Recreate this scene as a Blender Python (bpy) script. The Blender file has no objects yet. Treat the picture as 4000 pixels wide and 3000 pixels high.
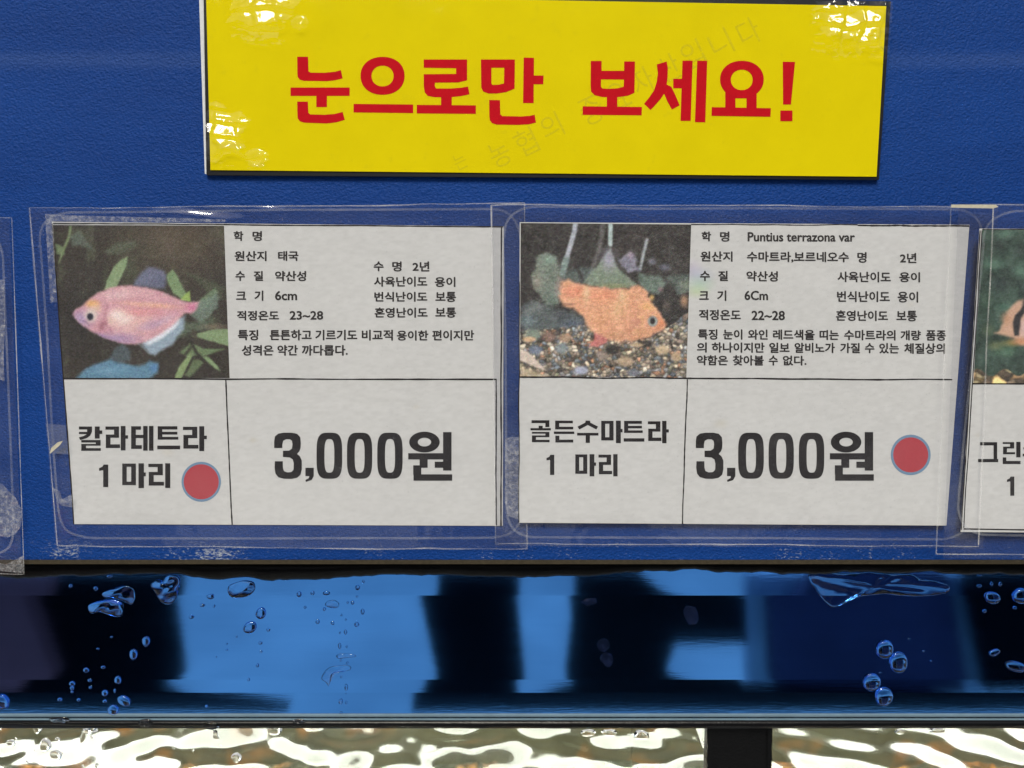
import bpy, math, random
import numpy as np
from mathutils import Vector
from mathutils.geometry import tessellate_polygon

random.seed(7)
rng = np.random.default_rng(11)
S = bpy.context.scene
COL = S.collection

# ------------------------------------------------------------------ camera
FPX, W0, H0 = 3022.0, 4000.0, 3000.0          # focal length in photo pixels
PITCH = math.radians(7.2)
CAM = np.array([0.0, -0.45, 1.40])
cd = bpy.data.cameras.new('camera')
cd.sensor_width = 36.0
cd.lens = FPX / W0 * 36.0
cd.clip_start = 0.01
cd.clip_end = 500
cd.dof.use_dof = True
cd.dof.focus_distance = 0.452
cd.dof.aperture_fstop = 9.0
cam = bpy.data.objects.new('camera', cd)
COL.objects.link(cam)
cam.location = CAM
cam.rotation_euler = (math.pi / 2 - PITCH, 0, 0)
S.camera = cam

# ------------------------------------------------------------------ light
SUN_EL, SUN_AZ = math.radians(50), math.radians(-8)   # azimuth from -Y (behind the camera), negative = left
sdir = Vector((math.sin(SUN_AZ) * math.cos(SUN_EL), -math.cos(SUN_AZ) * math.cos(SUN_EL), math.sin(SUN_EL)))
world = bpy.data.worlds.new('World')
S.world = world
world.use_nodes = True
nt = world.node_tree
bg = nt.nodes['Background']
sky = nt.nodes.new('ShaderNodeTexSky')
sky.sky_type = 'NISHITA'
sky.sun_disc = False
sky.sun_elevation = SUN_EL
sky.sun_rotation = math.atan2(sdir.x, sdir.y)
sky.dust_density = 3.0
nt.links.new(sky.outputs[0], bg.inputs[0])
bg.inputs[1].default_value = 0.07
sl = bpy.data.lights.new('sun', 'SUN')
sl.energy = 2.0
sl.angle = math.radians(18)
sl.color = (1.0, 0.97, 0.83)
sun = bpy.data.objects.new('sun', sl)
COL.objects.link(sun)
sun.rotation_euler = sdir.to_track_quat('Z', 'Y').to_euler()
S.view_settings.view_transform = 'Standard'
S.view_settings.look = 'None'
S.view_settings.gamma = 1.0
S.view_settings.exposure = 0.80
S.cycles.max_bounces = 12
S.cycles.transparent_max_bounces = 16

# ------------------------------------------------------------------ projection: photo pixel -> point of the upright plane y = Y
CT, ST = math.cos(PITCH), math.sin(PITCH)
def ray(px, py):
    dx = (np.asarray(px, float) - W0 / 2) / FPX
    dy = (H0 / 2 - np.asarray(py, float)) / FPX
    return dx, CT + dy * ST, -ST + dy * CT
def P(px, py, Y=0.0):
    dx, dy, dz = ray(px, py)
    t = (Y - CAM[1]) / dy
    return np.stack(np.broadcast_arrays(CAM[0] + t * dx, np.asarray(Y, float) + 0 * t, CAM[2] + t * dz), -1)
PX = 0.45 / FPX                                # metres per photo pixel, about

def vnoise(X, Y, s, seed):
    r = np.random.default_rng(seed); L = r.random((64, 64))
    x, y = X/s, Y/s
    i, j = np.floor(x).astype(int), np.floor(y).astype(int)
    u, v = x - i, y - j; u = u*u*(3-2*u); v = v*v*(3-2*v)
    g = lambda a, b_: L[b_ % 64, a % 64]
    return (g(i,j)*(1-u) + g(i+1,j)*u)*(1-v) + (g(i,j+1)*(1-u) + g(i+1,j+1)*u)*v
def fbm(X, Y, s, seed, o=4):
    t, a, n = 0, 1, 0
    for k in range(o):
        t = t + a*vnoise(X, Y, s/2**k, seed + k); n += a; a *= .55
    return t/n
# ------------------------------------------------------------------ object helpers
def tag(o, label=None, cat=None, group=None, kind=None):
    for k, v in (('label', label), ('category', cat), ('group', group), ('kind', kind)):
        if v: o[k] = v
    return o
def root_of(o):
    while o.parent: o = o.parent
    return o
def empty(name, loc, label, cat, group=None):
    o = bpy.data.objects.new(name, None)
    COL.objects.link(o)
    o.location = [float(v) for v in loc]
    o.empty_display_size = 0.02
    return tag(o, label, cat, group)
def mesh(name, verts, faces, mat, parent=None, smooth=False, color=None):
    v = np.asarray(verts, float).reshape(-1, 3)
    if parent is not None:
        v = v - np.array(root_of(parent).location)
        off = np.zeros(3)
    else:
        off = v.mean(0); v = v - off
    me = bpy.data.meshes.new(name)
    me.from_pydata([tuple(p) for p in v], [], [tuple(int(i) for i in f) for f in faces])
    if color is not None:
        a = me.color_attributes.new('paint', 'FLOAT_COLOR', 'POINT')
        c = np.ones((len(v), 4), np.float32); c[:, :3] = np.asarray(color).reshape(-1, 3)
        a.data.foreach_set('color', c.ravel())
    if smooth:
        me.polygons.foreach_set('use_smooth', [True] * len(me.polygons))
    me.materials.append(mat)
    me.update()
    o = bpy.data.objects.new(name, me)
    COL.objects.link(o)
    if parent is not None: o.parent = parent
    else: o.location = [float(x) for x in off]
    return o
class MB:
    def __init__(s): s.v = []; s.f = []
    def add(s, verts, faces):
        b = len(s.v)
        s.v += [tuple(map(float, p)) for p in verts]
        s.f += [tuple(i + b for i in f) for f in faces]
    def box(s, lo, hi):
        x0, y0, z0 = lo; x1, y1, z1 = hi
        s.add([(x0,y0,z0),(x1,y0,z0),(x1,y1,z0),(x0,y1,z0),(x0,y0,z1),(x1,y0,z1),(x1,y1,z1),(x0,y1,z1)],
              [(0,3,2,1),(4,5,6,7),(0,1,5,4),(1,2,6,5),(2,3,7,6),(3,0,4,7)])
    def poly(s, pts, Y, depth=0):
        """flat polygon(s) given in photo pixels on plane Y; pts = outline or [outline, hole...]; depth = thickness behind"""
        loops = pts if isinstance(pts[0][0], (tuple, list, np.ndarray)) else [pts]
        flat = [p for l in loops for p in l]
        w = P([p[0] for p in flat], [p[1] for p in flat], Y)
        tris = tessellate_polygon([[Vector((p[0], -p[1], 0)) for p in l] for l in loops])
        fs = []
        for a, b, c in tris:
            A, B, C = flat[a], flat[b], flat[c]
            cr = (B[0]-A[0])*(C[1]-A[1]) - (B[1]-A[1])*(C[0]-A[0])
            fs.append((a, b, c) if cr < 0 else (a, c, b))
        n = len(flat)
        if depth:
            w2 = w + np.array([0, depth, 0])
            f2 = list(fs); base = 0
            for l in loops:
                k = len(l)
                for i in range(k):
                    j = (i + 1) % k
                    f2.append((base+i, base+i+n, base+j+n, base+j))
                base += k
            f2 += [tuple(i + n for i in reversed(f)) for f in fs]
            s.add(np.concatenate([w, w2]), f2)
        else:
            s.add(w, fs)
    def build(s, name, mat, parent=None, smooth=False):
        return mesh(name, s.v, s.f, mat, parent, smooth)
def grid_faces(nx, ny):
    i = np.arange(nx * ny).reshape(ny, nx)
    return np.stack([i[1:, :-1], i[1:, 1:], i[:-1, 1:], i[:-1, :-1]], -1).reshape(-1, 4)
def quad_grid(c, nx, ny):
    """pixel grid between corners TL, TR, BR, BL (rows run downwards)"""
    u, v = np.meshgrid(np.linspace(0, 1, nx), np.linspace(0, 1, ny))
    c = np.asarray(c, float)
    g = [(c[0,k]*(1-u) + c[1,k]*u)*(1-v) + (c[3,k]*(1-u) + c[2,k]*u)*v for k in (0, 1)]
    return g[0], g[1], u, v

# ------------------------------------------------------------------ material helpers
def lin(r, g, b, k=1.0):
    f = lambda c: (c/255/12.92 if c/255 <= 0.04045 else ((c/255 + 0.055)/1.055)**2.4)
    return (min(f(r)*k, .95), min(f(g)*k, .95), min(f(b)*k, .95))
class NT:
    def __init__(s, name):
        s.m = bpy.data.materials.new(name); s.m.use_nodes = True
        s.t = s.m.node_tree; s.t.nodes.clear()
        s.out = s.n('OutputMaterial')
    def n(s, typ, **kw):
        x = s.t.nodes.new('ShaderNode' + typ)
        for k, v in kw.items(): setattr(x, k, v)
        return x
    def l(s, a, b): s.t.links.new(a, b)
    def pos(s): return s.n('NewGeometry').outputs['Position']
    def noise(s, scale, detail=3, rough=.55, vec=None, stretch=None, dist=0):
        x = s.n('TexNoise'); x.inputs['Scale'].default_value = scale; x.inputs['Detail'].default_value = detail
        x.inputs['Roughness'].default_value = rough; x.inputs['Distortion'].default_value = dist
        v = vec or s.pos()
        if stretch:
            m = s.n('Mapping'); m.inputs['Scale'].default_value = stretch; s.l(v, m.inputs[0]); v = m.outputs[0]
        s.l(v, x.inputs['Vector']); return x.outputs['Fac']
    def ramp(s, fac, *stops):
        r = s.n('ValToRGB'); e = r.color_ramp.elements
        while len(e) < len(stops): e.new(0.5)
        for q, (p, c) in zip(e, stops):
            q.position = p; q.color = (c, c, c, 1) if not isinstance(c, tuple) else (*c, 1)
        s.l(fac, r.inputs[0]); return r.outputs[0]
    def mixc(s, fac, a, b):
        x = s.n('MixRGB')
        for i, v in zip(x.inputs, (fac, a, b)):
            if isinstance(v, (int, float)): i.default_value = v
            elif isinstance(v, tuple): i.default_value = (*v, 1)
            else: s.l(v, i)
        return x.outputs[0]
    def math(s, op, a, b=0.0, clamp=False):
        x = s.n('Math', operation=op, use_clamp=clamp)
        for i, v in zip(x.inputs, (a, b)):
            if isinstance(v, (int, float)): i.default_value = v
            else: s.l(v, i)
        return x.outputs[0]
    def bump(s, h, strength=.3, dist=.001, normal=None):
        x = s.n('Bump'); x.inputs['Strength'].default_value = strength; x.inputs['Distance'].default_value = dist
        s.l(h, x.inputs['Height'])
        if normal: s.l(normal, x.inputs['Normal'])
        return x.outputs[0]
    def bsdf(s, color, rough=.5, spec=.5, metal=0, normal=None, **kw):
        b = s.n('BsdfPrincipled')
        for k, v in (('Base Color', color), ('Roughness', rough), ('Metallic', metal), ('Specular IOR Level', spec), *kw.items()):
            i = b.inputs[k]
            if hasattr(v, 'is_output'): s.l(v, i)
            elif isinstance(v, tuple): i.default_value = (*v, 1)
            else: i.default_value = v
        if normal: s.l(normal, b.inputs['Normal'])
        return b.outputs[0]
    def schlick(s, f0, mul=1.0):
        lw = s.n('LayerWeight'); lw.inputs[0].default_value = .5
        return s.math('ADD', s.math('MULTIPLY', s.math('POWER', lw.outputs['Facing'], 5.0), (1 - f0)*mul), f0, True)
    def done(s, shader): s.l(shader, s.out.inputs[0]); return s.m

def m_simple(name, color, rough=.5, spec=.5, metal=0, nscale=300, amp=.15, bump=0):
    k = NT(name)
    f = k.noise(nscale)
    c = k.mixc(f, tuple(x*(1-amp) for x in color), tuple(min(x*(1+amp), .95) for x in color))
    nb = k.bump(f, bump, .0005) if bump else None
    return k.done(k.bsdf(c, rough, spec, metal, nb))
def m_film(name, haze, hazecol=(.75,.77,.82), tint=(.93,.94,.96), patch=None, rough=.06, bump=.15):
    """thin clear plastic: see-through, a little milky, glossy"""
    k = NT(name)
    tr = k.n('BsdfTransparent'); tr.inputs[0].default_value = (*tint, 1)
    df = k.n('BsdfDiffuse'); df.inputs[0].default_value = (*hazecol, 1)
    big = k.noise(28, 4, .6)
    scr = k.noise(900, 2, .5)
    fac = k.math('MULTIPLY', k.ramp(big, (.3, .55), (.75, 1.3 if haze < .5 else 1.0)), haze)
    if patch:
        fac = k.math('ADD', fac, k.math('MULTIPLY', k.ramp(k.noise(patch[0], 6, .72), (patch[1], 0.0), (patch[2], 1.0)), patch[3]), True)
    sc = k.math('MULTIPLY', k.ramp(scr, (.66, 0.0), (.74, 1.0)), .12)
    fac = k.math('ADD', fac, sc, True)
    mx = k.n('MixShader'); k.l(fac, mx.inputs[0]); k.l(tr.outputs[0], mx.inputs[1]); k.l(df.outputs[0], mx.inputs[2])
    gl = k.n('BsdfGlossy'); gl.inputs['Roughness'].default_value = rough
    nb = k.bump(k.noise(45, 2, .5), bump, .004)
    k.l(nb, gl.inputs['Normal'])
    m2 = k.n('MixShader'); k.l(k.schlick(.045), m2.inputs[0]); k.l(mx.outputs[0], m2.inputs[1]); k.l(gl.outputs[0], m2.inputs[2])
    return k.done(m2.outputs[0])
def m_paint(name, rough=.7, spec=.2, coat=0):
    k = NT(name)
    a = k.n('VertexColor'); a.layer_name = 'paint'
    return k.done(k.bsdf(a.outputs[0], rough, spec, 0, k.bump(k.noise(2500, 2), .12, .0003)))

KA = 1.0                                     # displayed colour -> surface colour
# blue embossed vinyl board, with scuffs along its lower edge
def m_board():
    k = NT('blue_vinyl')
    p = k.pos()
    sep = k.n('SeparateXYZ'); k.l(p, sep.inputs[0]); z = sep.outputs[2]
    g1 = k.noise(760, 4, .6, stretch=(.8, 1, 1.25), dist=.6)
    v = k.n('TexVoronoi'); v.inputs['Scale'].default_value = 620; k.l(p, v.inputs['Vector'])
    h = k.math('ADD', k.math('MULTIPLY', g1, 1.1), k.math('MULTIPLY', v.outputs['Distance'], .45))
    big = k.ramp(k.noise(9, 5, .65, stretch=(.4, 1, 1.5)), (.3, 0.0), (.7, 1.0))
    base = k.mixc(big, (.0012, .029, .160), (.0034, .045, .230))
    base = k.mixc(k.ramp(h, (.45, .0), (.8, .55)), lin(20, 54, 128, KA), base) if False else base
    # faint horizontal rub mark near the top
    zt, zb = float(P(2000, 180)[2]), float(P(2000, 290)[2])
    band = k.n('MapRange'); band.interpolation_type = 'SMOOTHSTEP'
    for i, q in zip(range(1, 5), (zb, (zt+zb)/2, 0, 1)): band.inputs[i].default_value = q
    k.l(z, band.inputs[0])
    band2 = k.n('MapRange'); band2.interpolation_type = 'SMOOTHSTEP'
    for i, q in zip(range(1, 5), ((zt+zb)/2, zt, 1, 0)): band2.inputs[i].default_value = q
    k.l(z, band2.inputs[0])
    rub = k.math('MULTIPLY', k.math('MULTIPLY', band.outputs[0], band2.outputs[0]), k.noise(30, 4, .6, stretch=(.2, 1, 6)))
    base = k.mixc(k.math('MULTIPLY', rub, .11), base, lin(120, 140, 175))
    # white scuffs: strong just above the lower edge, sparse elsewhere
    z0, z1 = float(P(2000, 2185)[2]), float(P(2000, 2105)[2])
    e = k.n('MapRange'); e.interpolation_type = 'SMOOTHSTEP'
    for i, q in zip(range(1, 5), (z1 + .004, z0 + .001, 0, 1)): e.inputs[i].default_value = q
    k.l(z, e.inputs[0])
    s1 = k.noise(620, 5, .75, stretch=(.6, 1, 1.4)); s2 = k.noise(40, 3, .6, stretch=(.6, 1, 1))
    sc = k.math('ADD', k.math('MULTIPLY', s1, .75), k.math('MULTIPLY', s2, .50))
    edge = k.math('MULTIPLY', k.ramp(sc, (.70, 0.0), (.77, 1.0)), e.outputs[0])
    spk = k.math('MULTIPLY', k.ramp(k.math('ADD', k.math('MULTIPLY', k.noise(300, 4, .7), .7), k.math('MULTIPLY', k.noise(22, 2), .5)), (.80, 0.0), (.86, 1.0)), .45)
    base = k.mixc(k.math('MULTIPLY', k.math('MAXIMUM', edge, spk), .75), base, lin(170, 175, 180))
    # small grime blots
    gr = k.ramp(k.noise(60, 5, .7), (.70, 0.0), (.78, .55))
    base = k.mixc(gr, base, lin(50, 62, 90))
    nb = k.bump(h, .9, .0008)
    return k.done(k.bsdf(base, .52, .15, 0, nb))
M = {}
M['board'] = m_board()
M['board_edge'] = m_simple('worn_board_edge', lin(62, 55, 42, .8), .7, .2, 0, 500, .5)
M['black_board'] = m_simple('black_backing', (.008, .008, .009), .4, .4)
M['white_edge'] = m_simple('white_core', (.55, .56, .58), .6, .3)
def m_yellow():
    k = NT('yellow_print')
    f = k.noise(35, 4, .6); g = k.noise(1500, 2)
    c = k.mixc(f, (.60, .49, .002), (.70, .58, .003))
    c = k.mixc(k.math('MULTIPLY', k.ramp(k.noise(160, 3, .7), (.62, 0.0), (.7, 1.0)), .12), c, (.42, .36, .02))
    return k.done(k.bsdf(c, .7, .03, 0, k.bump(g, .08, .0002)))
M['yellow'] = m_yellow()
M['red_ink'] = m_simple('red_ink', lin(182, 18, 32, KA), .7, .04, 0, 200, .1)
M['ghost_ink'] = m_simple('ghost_ink', (.56, .465, .006), .7, .1, 0, 900, .16)
M['black_ink'] = m_simple('black_ink', lin(32, 28, 26), .8, .05, 0, 1800, .5)
M['small_ink'] = m_simple('small_black_ink', lin(44, 40, 38), .75, .15, 0, 1800, .4)
M['dot_red'] = m_simple('dot_red', lin(174, 66, 74, KA), .75, .1, 0, 1500, .2)
M['dot_rim'] = m_simple('dot_rim', lin(112, 140, 168, KA), .75, .2, 0, 1500, .1)
M['paint'] = m_paint('printed_picture')
M['paper'] = m_paint('paper', .85, .15)
M['laminate'] = None
M['sleeve'] = m_film('sleeve_film', .031, (.62,.62,.70), (.93,.93,.94), patch=(300, .64, .85, .06))
M['weld'] = m_film('weld_line', .11, (.72,.74,.80))
M['film_edge'] = m_film('film_edge', .20, (.80,.79,.77), patch=(30, .44, .72, .26))
M['tape'] = m_film('dirty_tape', .10, (.62,.62,.64), patch=(420, .45, .85, .55))
M['flake'] = m_simple('torn_film', lin(176, 170, 152), .7, .3, 0, 600, .25)
def m_laminate():
    k = NT('laminate_gloss')
    tr = k.n('BsdfTransparent'); tr.inputs[0].default_value = (.98, .98, .96, 1)
    gl = k.n('BsdfGlossy'); gl.inputs['Roughness'].default_value = .05
    m = k.n('MixShader'); k.l(k.schlick(.036), m.inputs[0]); k.l(tr.outputs[0], m.inputs[1]); k.l(gl.outputs[0], m.inputs[2])
    return k.done(m.outputs[0])
M['laminate'] = m_laminate()
def m_rail():
    k = NT('glossy_blue_rail')
    f = k.noise(60, 3, .6, stretch=(.1, 1, 3))
    c = k.mixc(f, (.070, .285, .80), (.085, .32, .88))
    nb = k.bump(k.noise(900, 3, .6, stretch=(.08, 1, 1)), .02, .0003)
    r = k.math('ADD', k.math('MULTIPLY', f, .025), .042)
    return k.done(k.bsdf(c, r, .5, 1.0, nb))
M['rail'] = m_rail()
M['sealant'] = m_simple('black_sealant', (.003, .003, .0035), .3, .2, 0, 700, .3, .4)
M['trim'] = m_simple('grey_trim', lin(120, 145, 162, .7), .25, .5, 0, 80, .25)
M['trim_dark'] = m_simple('dark_trim', (.012, .016, .022), .3, .5)
def m_drop():
    k = NT('water_droplet')
    return k.done(k.bsdf((.97, .98, 1.0), 0.0, .5, 0, None, **{'Transmission Weight': 1.0, 'IOR': 1.34}))
M['drop'] = m_drop()
M['stain'] = m_film('dried_water_mark', .014, (.18, .27, .6), patch=(500, .45, .8, .06))
def m_water():
    k = NT('tank_water')
    tr = k.n('BsdfTransparent'); tr.inputs[0].default_value = (.88, .93, .84, 1)
    gl = k.n('BsdfGlossy'); gl.inputs['Roughness'].default_value = .10
    k.l(k.bump(k.noise(160, 2, .5), .04, .001), gl.inputs['Normal'])
    m = k.n('MixShader'); k.l(k.schlick(.025), m.inputs[0]); k.l(tr.outputs[0], m.inputs[1]); k.l(gl.outputs[0], m.inputs[2])
    return k.done(m.outputs[0])
M['water'] = m_water()
def m_pane():
    k = NT('clear_pane')
    tr = k.n('BsdfTransparent'); tr.inputs[0].default_value = (.95, .97, .95, 1)
    gl = k.n('BsdfGlossy'); gl.inputs['Roughness'].default_value = .01
    m = k.n('MixShader'); m.inputs[0].default_value = .015; k.l(tr.outputs[0], m.inputs[1]); k.l(gl.outputs[0], m.inputs[2])
    return k.done(m.outputs[0])
M['pane'] = m_pane()
def m_gravel():
    k = NT('gravel')
    v = k.n('TexVoronoi'); v.inputs['Scale'].default_value = 95; k.l(k.pos(), v.inputs['Vector'])
    c = k.mixc(k.noise(30, 4, .7), lin(26, 27, 22), lin(90, 86, 76))
    c = k.mixc(k.ramp(k.noise(18, 3), (.5, 0.0), (.66, .8)), c, lin(160, 98, 48))
    c = k.mixc(k.ramp(v.outputs['Distance'], (.2, 0.0), (.7, .7)), c, (.01, .01, .006))
    return k.done(k.bsdf(c, .8, .2, 0, k.bump(v.outputs['Distance'], .8, .008)))
M['gravel'] = m_gravel()
def m_back():
    k = NT('algae_back')
    c = k.mixc(k.noise(25, 4, .65), lin(20, 21, 15), lin(88, 82, 66))
    c = k.mixc(k.ramp(k.noise(16, 2), (.56, 0.0), (.7, .7)), c, lin(135, 84, 40))
    return k.done(k.bsdf(c, .6, .3))
M['back'] = m_back()
def m_lamp():
    k = NT('lamp_diffuser')
    e = k.n('Emission'); e.inputs[0].default_value = (1.0, 1.0, .91, 1); e.inputs[1].default_value = 24
    return k.done(e.outputs[0])
M['lamp'] = m_lamp()
M['reflector'] = m_simple('white_reflector', (.80, .80, .77), .6, .3)
M['lamp_body'] = m_simple('lamp_body', (.03, .03, .032), .5)
def m_ground():
    k = NT('pavement')
    c = k.mixc(k.ramp(k.noise(1.3, 5, .6), (.3, 0.0), (.7, 1.0)), (.34, .345, .35), (.56, .555, .54))
    return k.done(k.bsdf(c, .8, .2, 0, k.bump(k.noise(60, 4, .7), .3, .004)))
M['ground'] = m_ground()
M['screen_black'] = m_simple('black_screen', (.003, .002, .003), .8, .1, 0, 5, .3)  # colours of the added off-view props, seen only by reflection
M['screen_purple'] = m_simple('dusky_screen', (.50, .13, .11), .8, .1, 0, 4, .5)
M['screen_grey'] = m_simple('grey_screen', (.62, .62, .66), .8, .1, 0, 4, .4)
M['screen_navy'] = m_simple('navy_screen', (.075, .055, .10), .8, .1, 0, 4, .6)
M['screen_deep'] = m_simple('deep_screen', (.008, .006, .006), .8, .1, 0, 4, .6)
M['leaf'] = m_simple('leaf', (.03, .09, .02), .6, .3, 0, 40, .4)

# ------------------------------------------------------------------ setting: pavement, and an added wall out of view
mesh('ground', [(-60,-120,0),(60,-120,0),(60,3,0),(-60,3,0)], [(0,1,2,3)], M['ground'])['kind'] = 'structure'

b = MB(); b.box((-30, -8.9, 0), (30, -8.5, 4.6)); b.build('wall', M['screen_deep'])['kind'] = 'structure'  # unseen dark wall, added to cut sky reflections in the films

# ------------------------------------------------------------------ the blue board
TH = .015
zb = float(P(2000, 2186)[2])
b = MB(); b.box((-1.2, 0, zb), (1.2, TH, 2.05))
board = b.build('display_board', M['board'])
tag(board, 'blue grained vinyl board behind all the signs, scuffed white along its lower edge', 'board')
b = MB(); b.box((-1.2, -.0012, zb - .0024), (1.2, TH - .001, zb - .0001))
o = b.build('bottom_edge', M['board_edge']); 
o.parent = board; o.location = o.location - board.location

# ------------------------------------------------------------------ the glossy rail under the board
FACETS = []          # (y0, z0, y1, z1) in profile
rows = (2215, 2326, 2655, 2706, 2786)
tilt = (2.0, 0.0, -1.5, -2.5)
y = .020
pt = P(2000, rows[0], y); prof = [(float(pt[1]), float(pt[2]))]
for r, t in zip(rows[1:], tilt):
    y0, z0 = prof[-1]
    _, ry, rz = ray(2000, r)
    tt = math.tan(math.radians(t))         # walking down the facet, y changes by -tt per unit of fall
    # y = y0 - tt*(z0 - z);  z = CAM.z + (y-CAM.y)*rz/ry
    s = rz / ry
    yy = (y0 - tt*z0 + tt*(CAM[2] - CAM[1]*s)) / (1 - tt*s)
    zz = CAM[2] + (yy - CAM[1]) * s
    FACETS.append((y0, z0, yy, zz)); prof.append((float(yy), float(zz)))
rail_mid = (0, prof[2][0], (prof[0][1] + prof[-1][1]) / 2)
rail = empty('glossy_rail', rail_mid, 'glossy dark blue faceted rail with blue reflections and droplets, under the board', 'rail')
names = ('upper_bevel', 'face_panel', 'lower_bevel', 'lower_lip')
for nm, (y0, z0, y1, z1) in zip(names, FACETS):
    X = 1.2; d = .006
    mesh(nm, [(-X,y1,z1),(X,y1,z1),(X,y0,z0),(-X,y0,z0),(-X,y1+d,z1),(X,y1+d,z1),(X,y0+d,z0),(-X,y0+d,z0)],
         [(0,1,2,3),(5,4,7,6),(0,4,5,1),(2,6,7,3),(1,5,6,2),(0,3,7,4)], M['rail'], rail)
def facet_hit(px, py):
    k = 0
    for i in range(4):
        if py >= rows[i]: k = i
    y0, z0, y1, z1 = FACETS[k]
    dx, dy, dz = ray(px, py)
    # plane through (y0,z0) with direction (y1-y0, z1-z0)
    ny, nz = (z1 - z0), -(y1 - y0)
    if ny > 0: ny, nz = -ny, -nz
    L = math.hypot(ny, nz); ny, nz = ny/L, nz/L
    t = ((y0 - CAM[1])*ny + (z0 - CAM[2])*nz) / (dy*ny + dz*nz)
    return CAM + t*np.array([dx, dy, dz]), np.array([0, ny, nz]), np.array([dx, dy, dz])
YS = -1.30
def mirrored(px, py, Y=YS):
    p, n, d = facet_hit(px, py)
    r = d - 2*np.dot(d, n)*n
    t = (Y - p[1]) / r[1]
    q = p + t*r
    return float(q[0]), max(float(q[2]), .001)
def reflection_prop(pts, mat, Y=YS, ground=True, thick=.05):
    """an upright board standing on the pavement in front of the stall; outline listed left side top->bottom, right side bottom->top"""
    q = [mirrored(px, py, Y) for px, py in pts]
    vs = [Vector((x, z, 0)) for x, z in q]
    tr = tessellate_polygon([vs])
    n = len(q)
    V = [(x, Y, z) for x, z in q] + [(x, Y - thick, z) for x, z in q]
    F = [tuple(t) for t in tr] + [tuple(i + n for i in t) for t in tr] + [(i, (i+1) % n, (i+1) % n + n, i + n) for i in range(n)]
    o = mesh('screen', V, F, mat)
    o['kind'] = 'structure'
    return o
def sided(left, right): return list(left) + list(reversed(right))
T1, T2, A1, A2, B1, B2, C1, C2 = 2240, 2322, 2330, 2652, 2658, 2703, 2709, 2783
# added slabs, dusky far left, then black; outlines shaped for the rail's reflections
reflection_prop(sided([(-700,T1),(-700,A2),(-700,B2)], [(185,T1),(180,T2),(95,A1),(205,A2),(75,B1),(70,B2)]), M['screen_purple'], YS - .06)
reflection_prop(sided([(150,T1),(150,T2),(60,A1),(120,A2),(60,B1),(-700,B2),(-700,C2)],
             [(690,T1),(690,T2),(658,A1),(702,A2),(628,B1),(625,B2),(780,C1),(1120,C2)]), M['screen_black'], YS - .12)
reflection_prop(sided([(1712,T1),(1708,T2),(1640,A1),(1708,A2),(1662,B1),(1660,B2),(1614,C1),(1608,C2)],
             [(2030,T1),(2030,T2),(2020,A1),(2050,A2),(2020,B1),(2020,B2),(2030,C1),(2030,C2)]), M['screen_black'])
reflection_prop(sided([(2250,T1),(2250,T2),(2228,A1),(2236,2450),(2212,A2),(2236,B1),(2240,B2),(2020,C1),(2020,C2)],
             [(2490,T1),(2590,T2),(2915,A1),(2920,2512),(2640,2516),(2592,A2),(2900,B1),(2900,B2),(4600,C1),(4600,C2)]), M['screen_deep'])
reflection_prop(sided([(2925,T1),(2920,T2),(2920,A1),(2925,A2),(2930,B1),(2935,B2)], [(3800,T1),(3800,T2),(3805,A1),(3870,A2),(3860,B1),(3860,B2)]), M['screen_grey'], YS - .2)
reflection_prop(sided([(3180,T1),(3140,T2),(3012,A1),(3025,A2),(3040,B1),(3040,B2)], [(3700,T1),(3710,T2),(3722,A1),(3775,A2),(3765,B1),(3765,B2)]), M['screen_navy'], YS - .1)
reflection_prop(sided([(3800,T1),(3798,T2),(3808,A1),(3868,A2),(3862,B1),(3862,B2)], [(4900,T1),(4900,T2),(4900,A1),(4900,A2),(4900,B1),(4900,B2)]), M['screen_black'], YS - .05)

# ragged sealant under the board and under the rail
def ragged(name, top, base, amp, Y, d, mat, parent, x0=-900, x1=4900, n=420, seed=1, shape=None):
    r = np.random.default_rng(seed)
    xs = np.linspace(x0, x1, n)
    k = sum(np.interp(xs, np.linspace(x0, x1, m), r.normal(0, 1, m)) * a for m, a in ((14, .8), (70, .75), (240, .45)))
    lo = base + amp*k + (np.interp(xs, *shape) if shape else 0)
    lo = np.maximum(lo, top + 4)
    b = MB()
    f = P(xs, np.full(n, top), Y); g = P(xs, lo, Y); f2 = f + [0, d, 0]; g2 = g + [0, d*.9, 0]
    gm = P(xs, lo - np.minimum(8, (lo-top)*.4), Y - d*.35)
    V = np.concatenate([f2, f, gm, g, g2])
    F = []
    for a in range(4):
        for i in range(n - 1):
            F.append((a*n+i, (a+1)*n+i, (a+1)*n+i+1, a*n+i+1))
    return mesh(name, V, F, mat, parent, True)
SH = ([-900, 0, 250, 560, 700, 760, 850, 1000, 1100, 1230, 1300, 1400, 1750, 2000, 2100, 2300, 2480, 2700, 3000, 3600, 3700, 4900],
      [14, 14, 12, 6, 0, 18, 26, 22, 30, 28, 18, 10, 12, 18, 16, 12, -2, -8, -8, -6, 4, 6])
ragged('upper_sealant', 2188, 2240, 4.2, .0165, .004, M['sealant'], rail, seed=3, shape=SH)
yl, zl = prof[-1]
def strip(name, r0, r1, y, d, mat):
    a = P(2000, r0, y); c = P(2000, r1, y); X = 1.2
    b = MB(); b.box((-X, y, float(c[2])), (X, y + d, float(a[2])))
    o = b.build(name, mat, rail)
    bv = o.modifiers.new('bevel', 'BEVEL'); bv.width = .0004; bv.segments = 2
    return o
strip('trim_seat', 2786.5, 2846, yl + .003, .004, M['trim_dark'])
strip('trim_line', 2789, 2801, yl - .0005, .003, M['trim'])
strip('trim_line', 2809, 2815, yl + .0002, .003, M['trim'])
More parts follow.
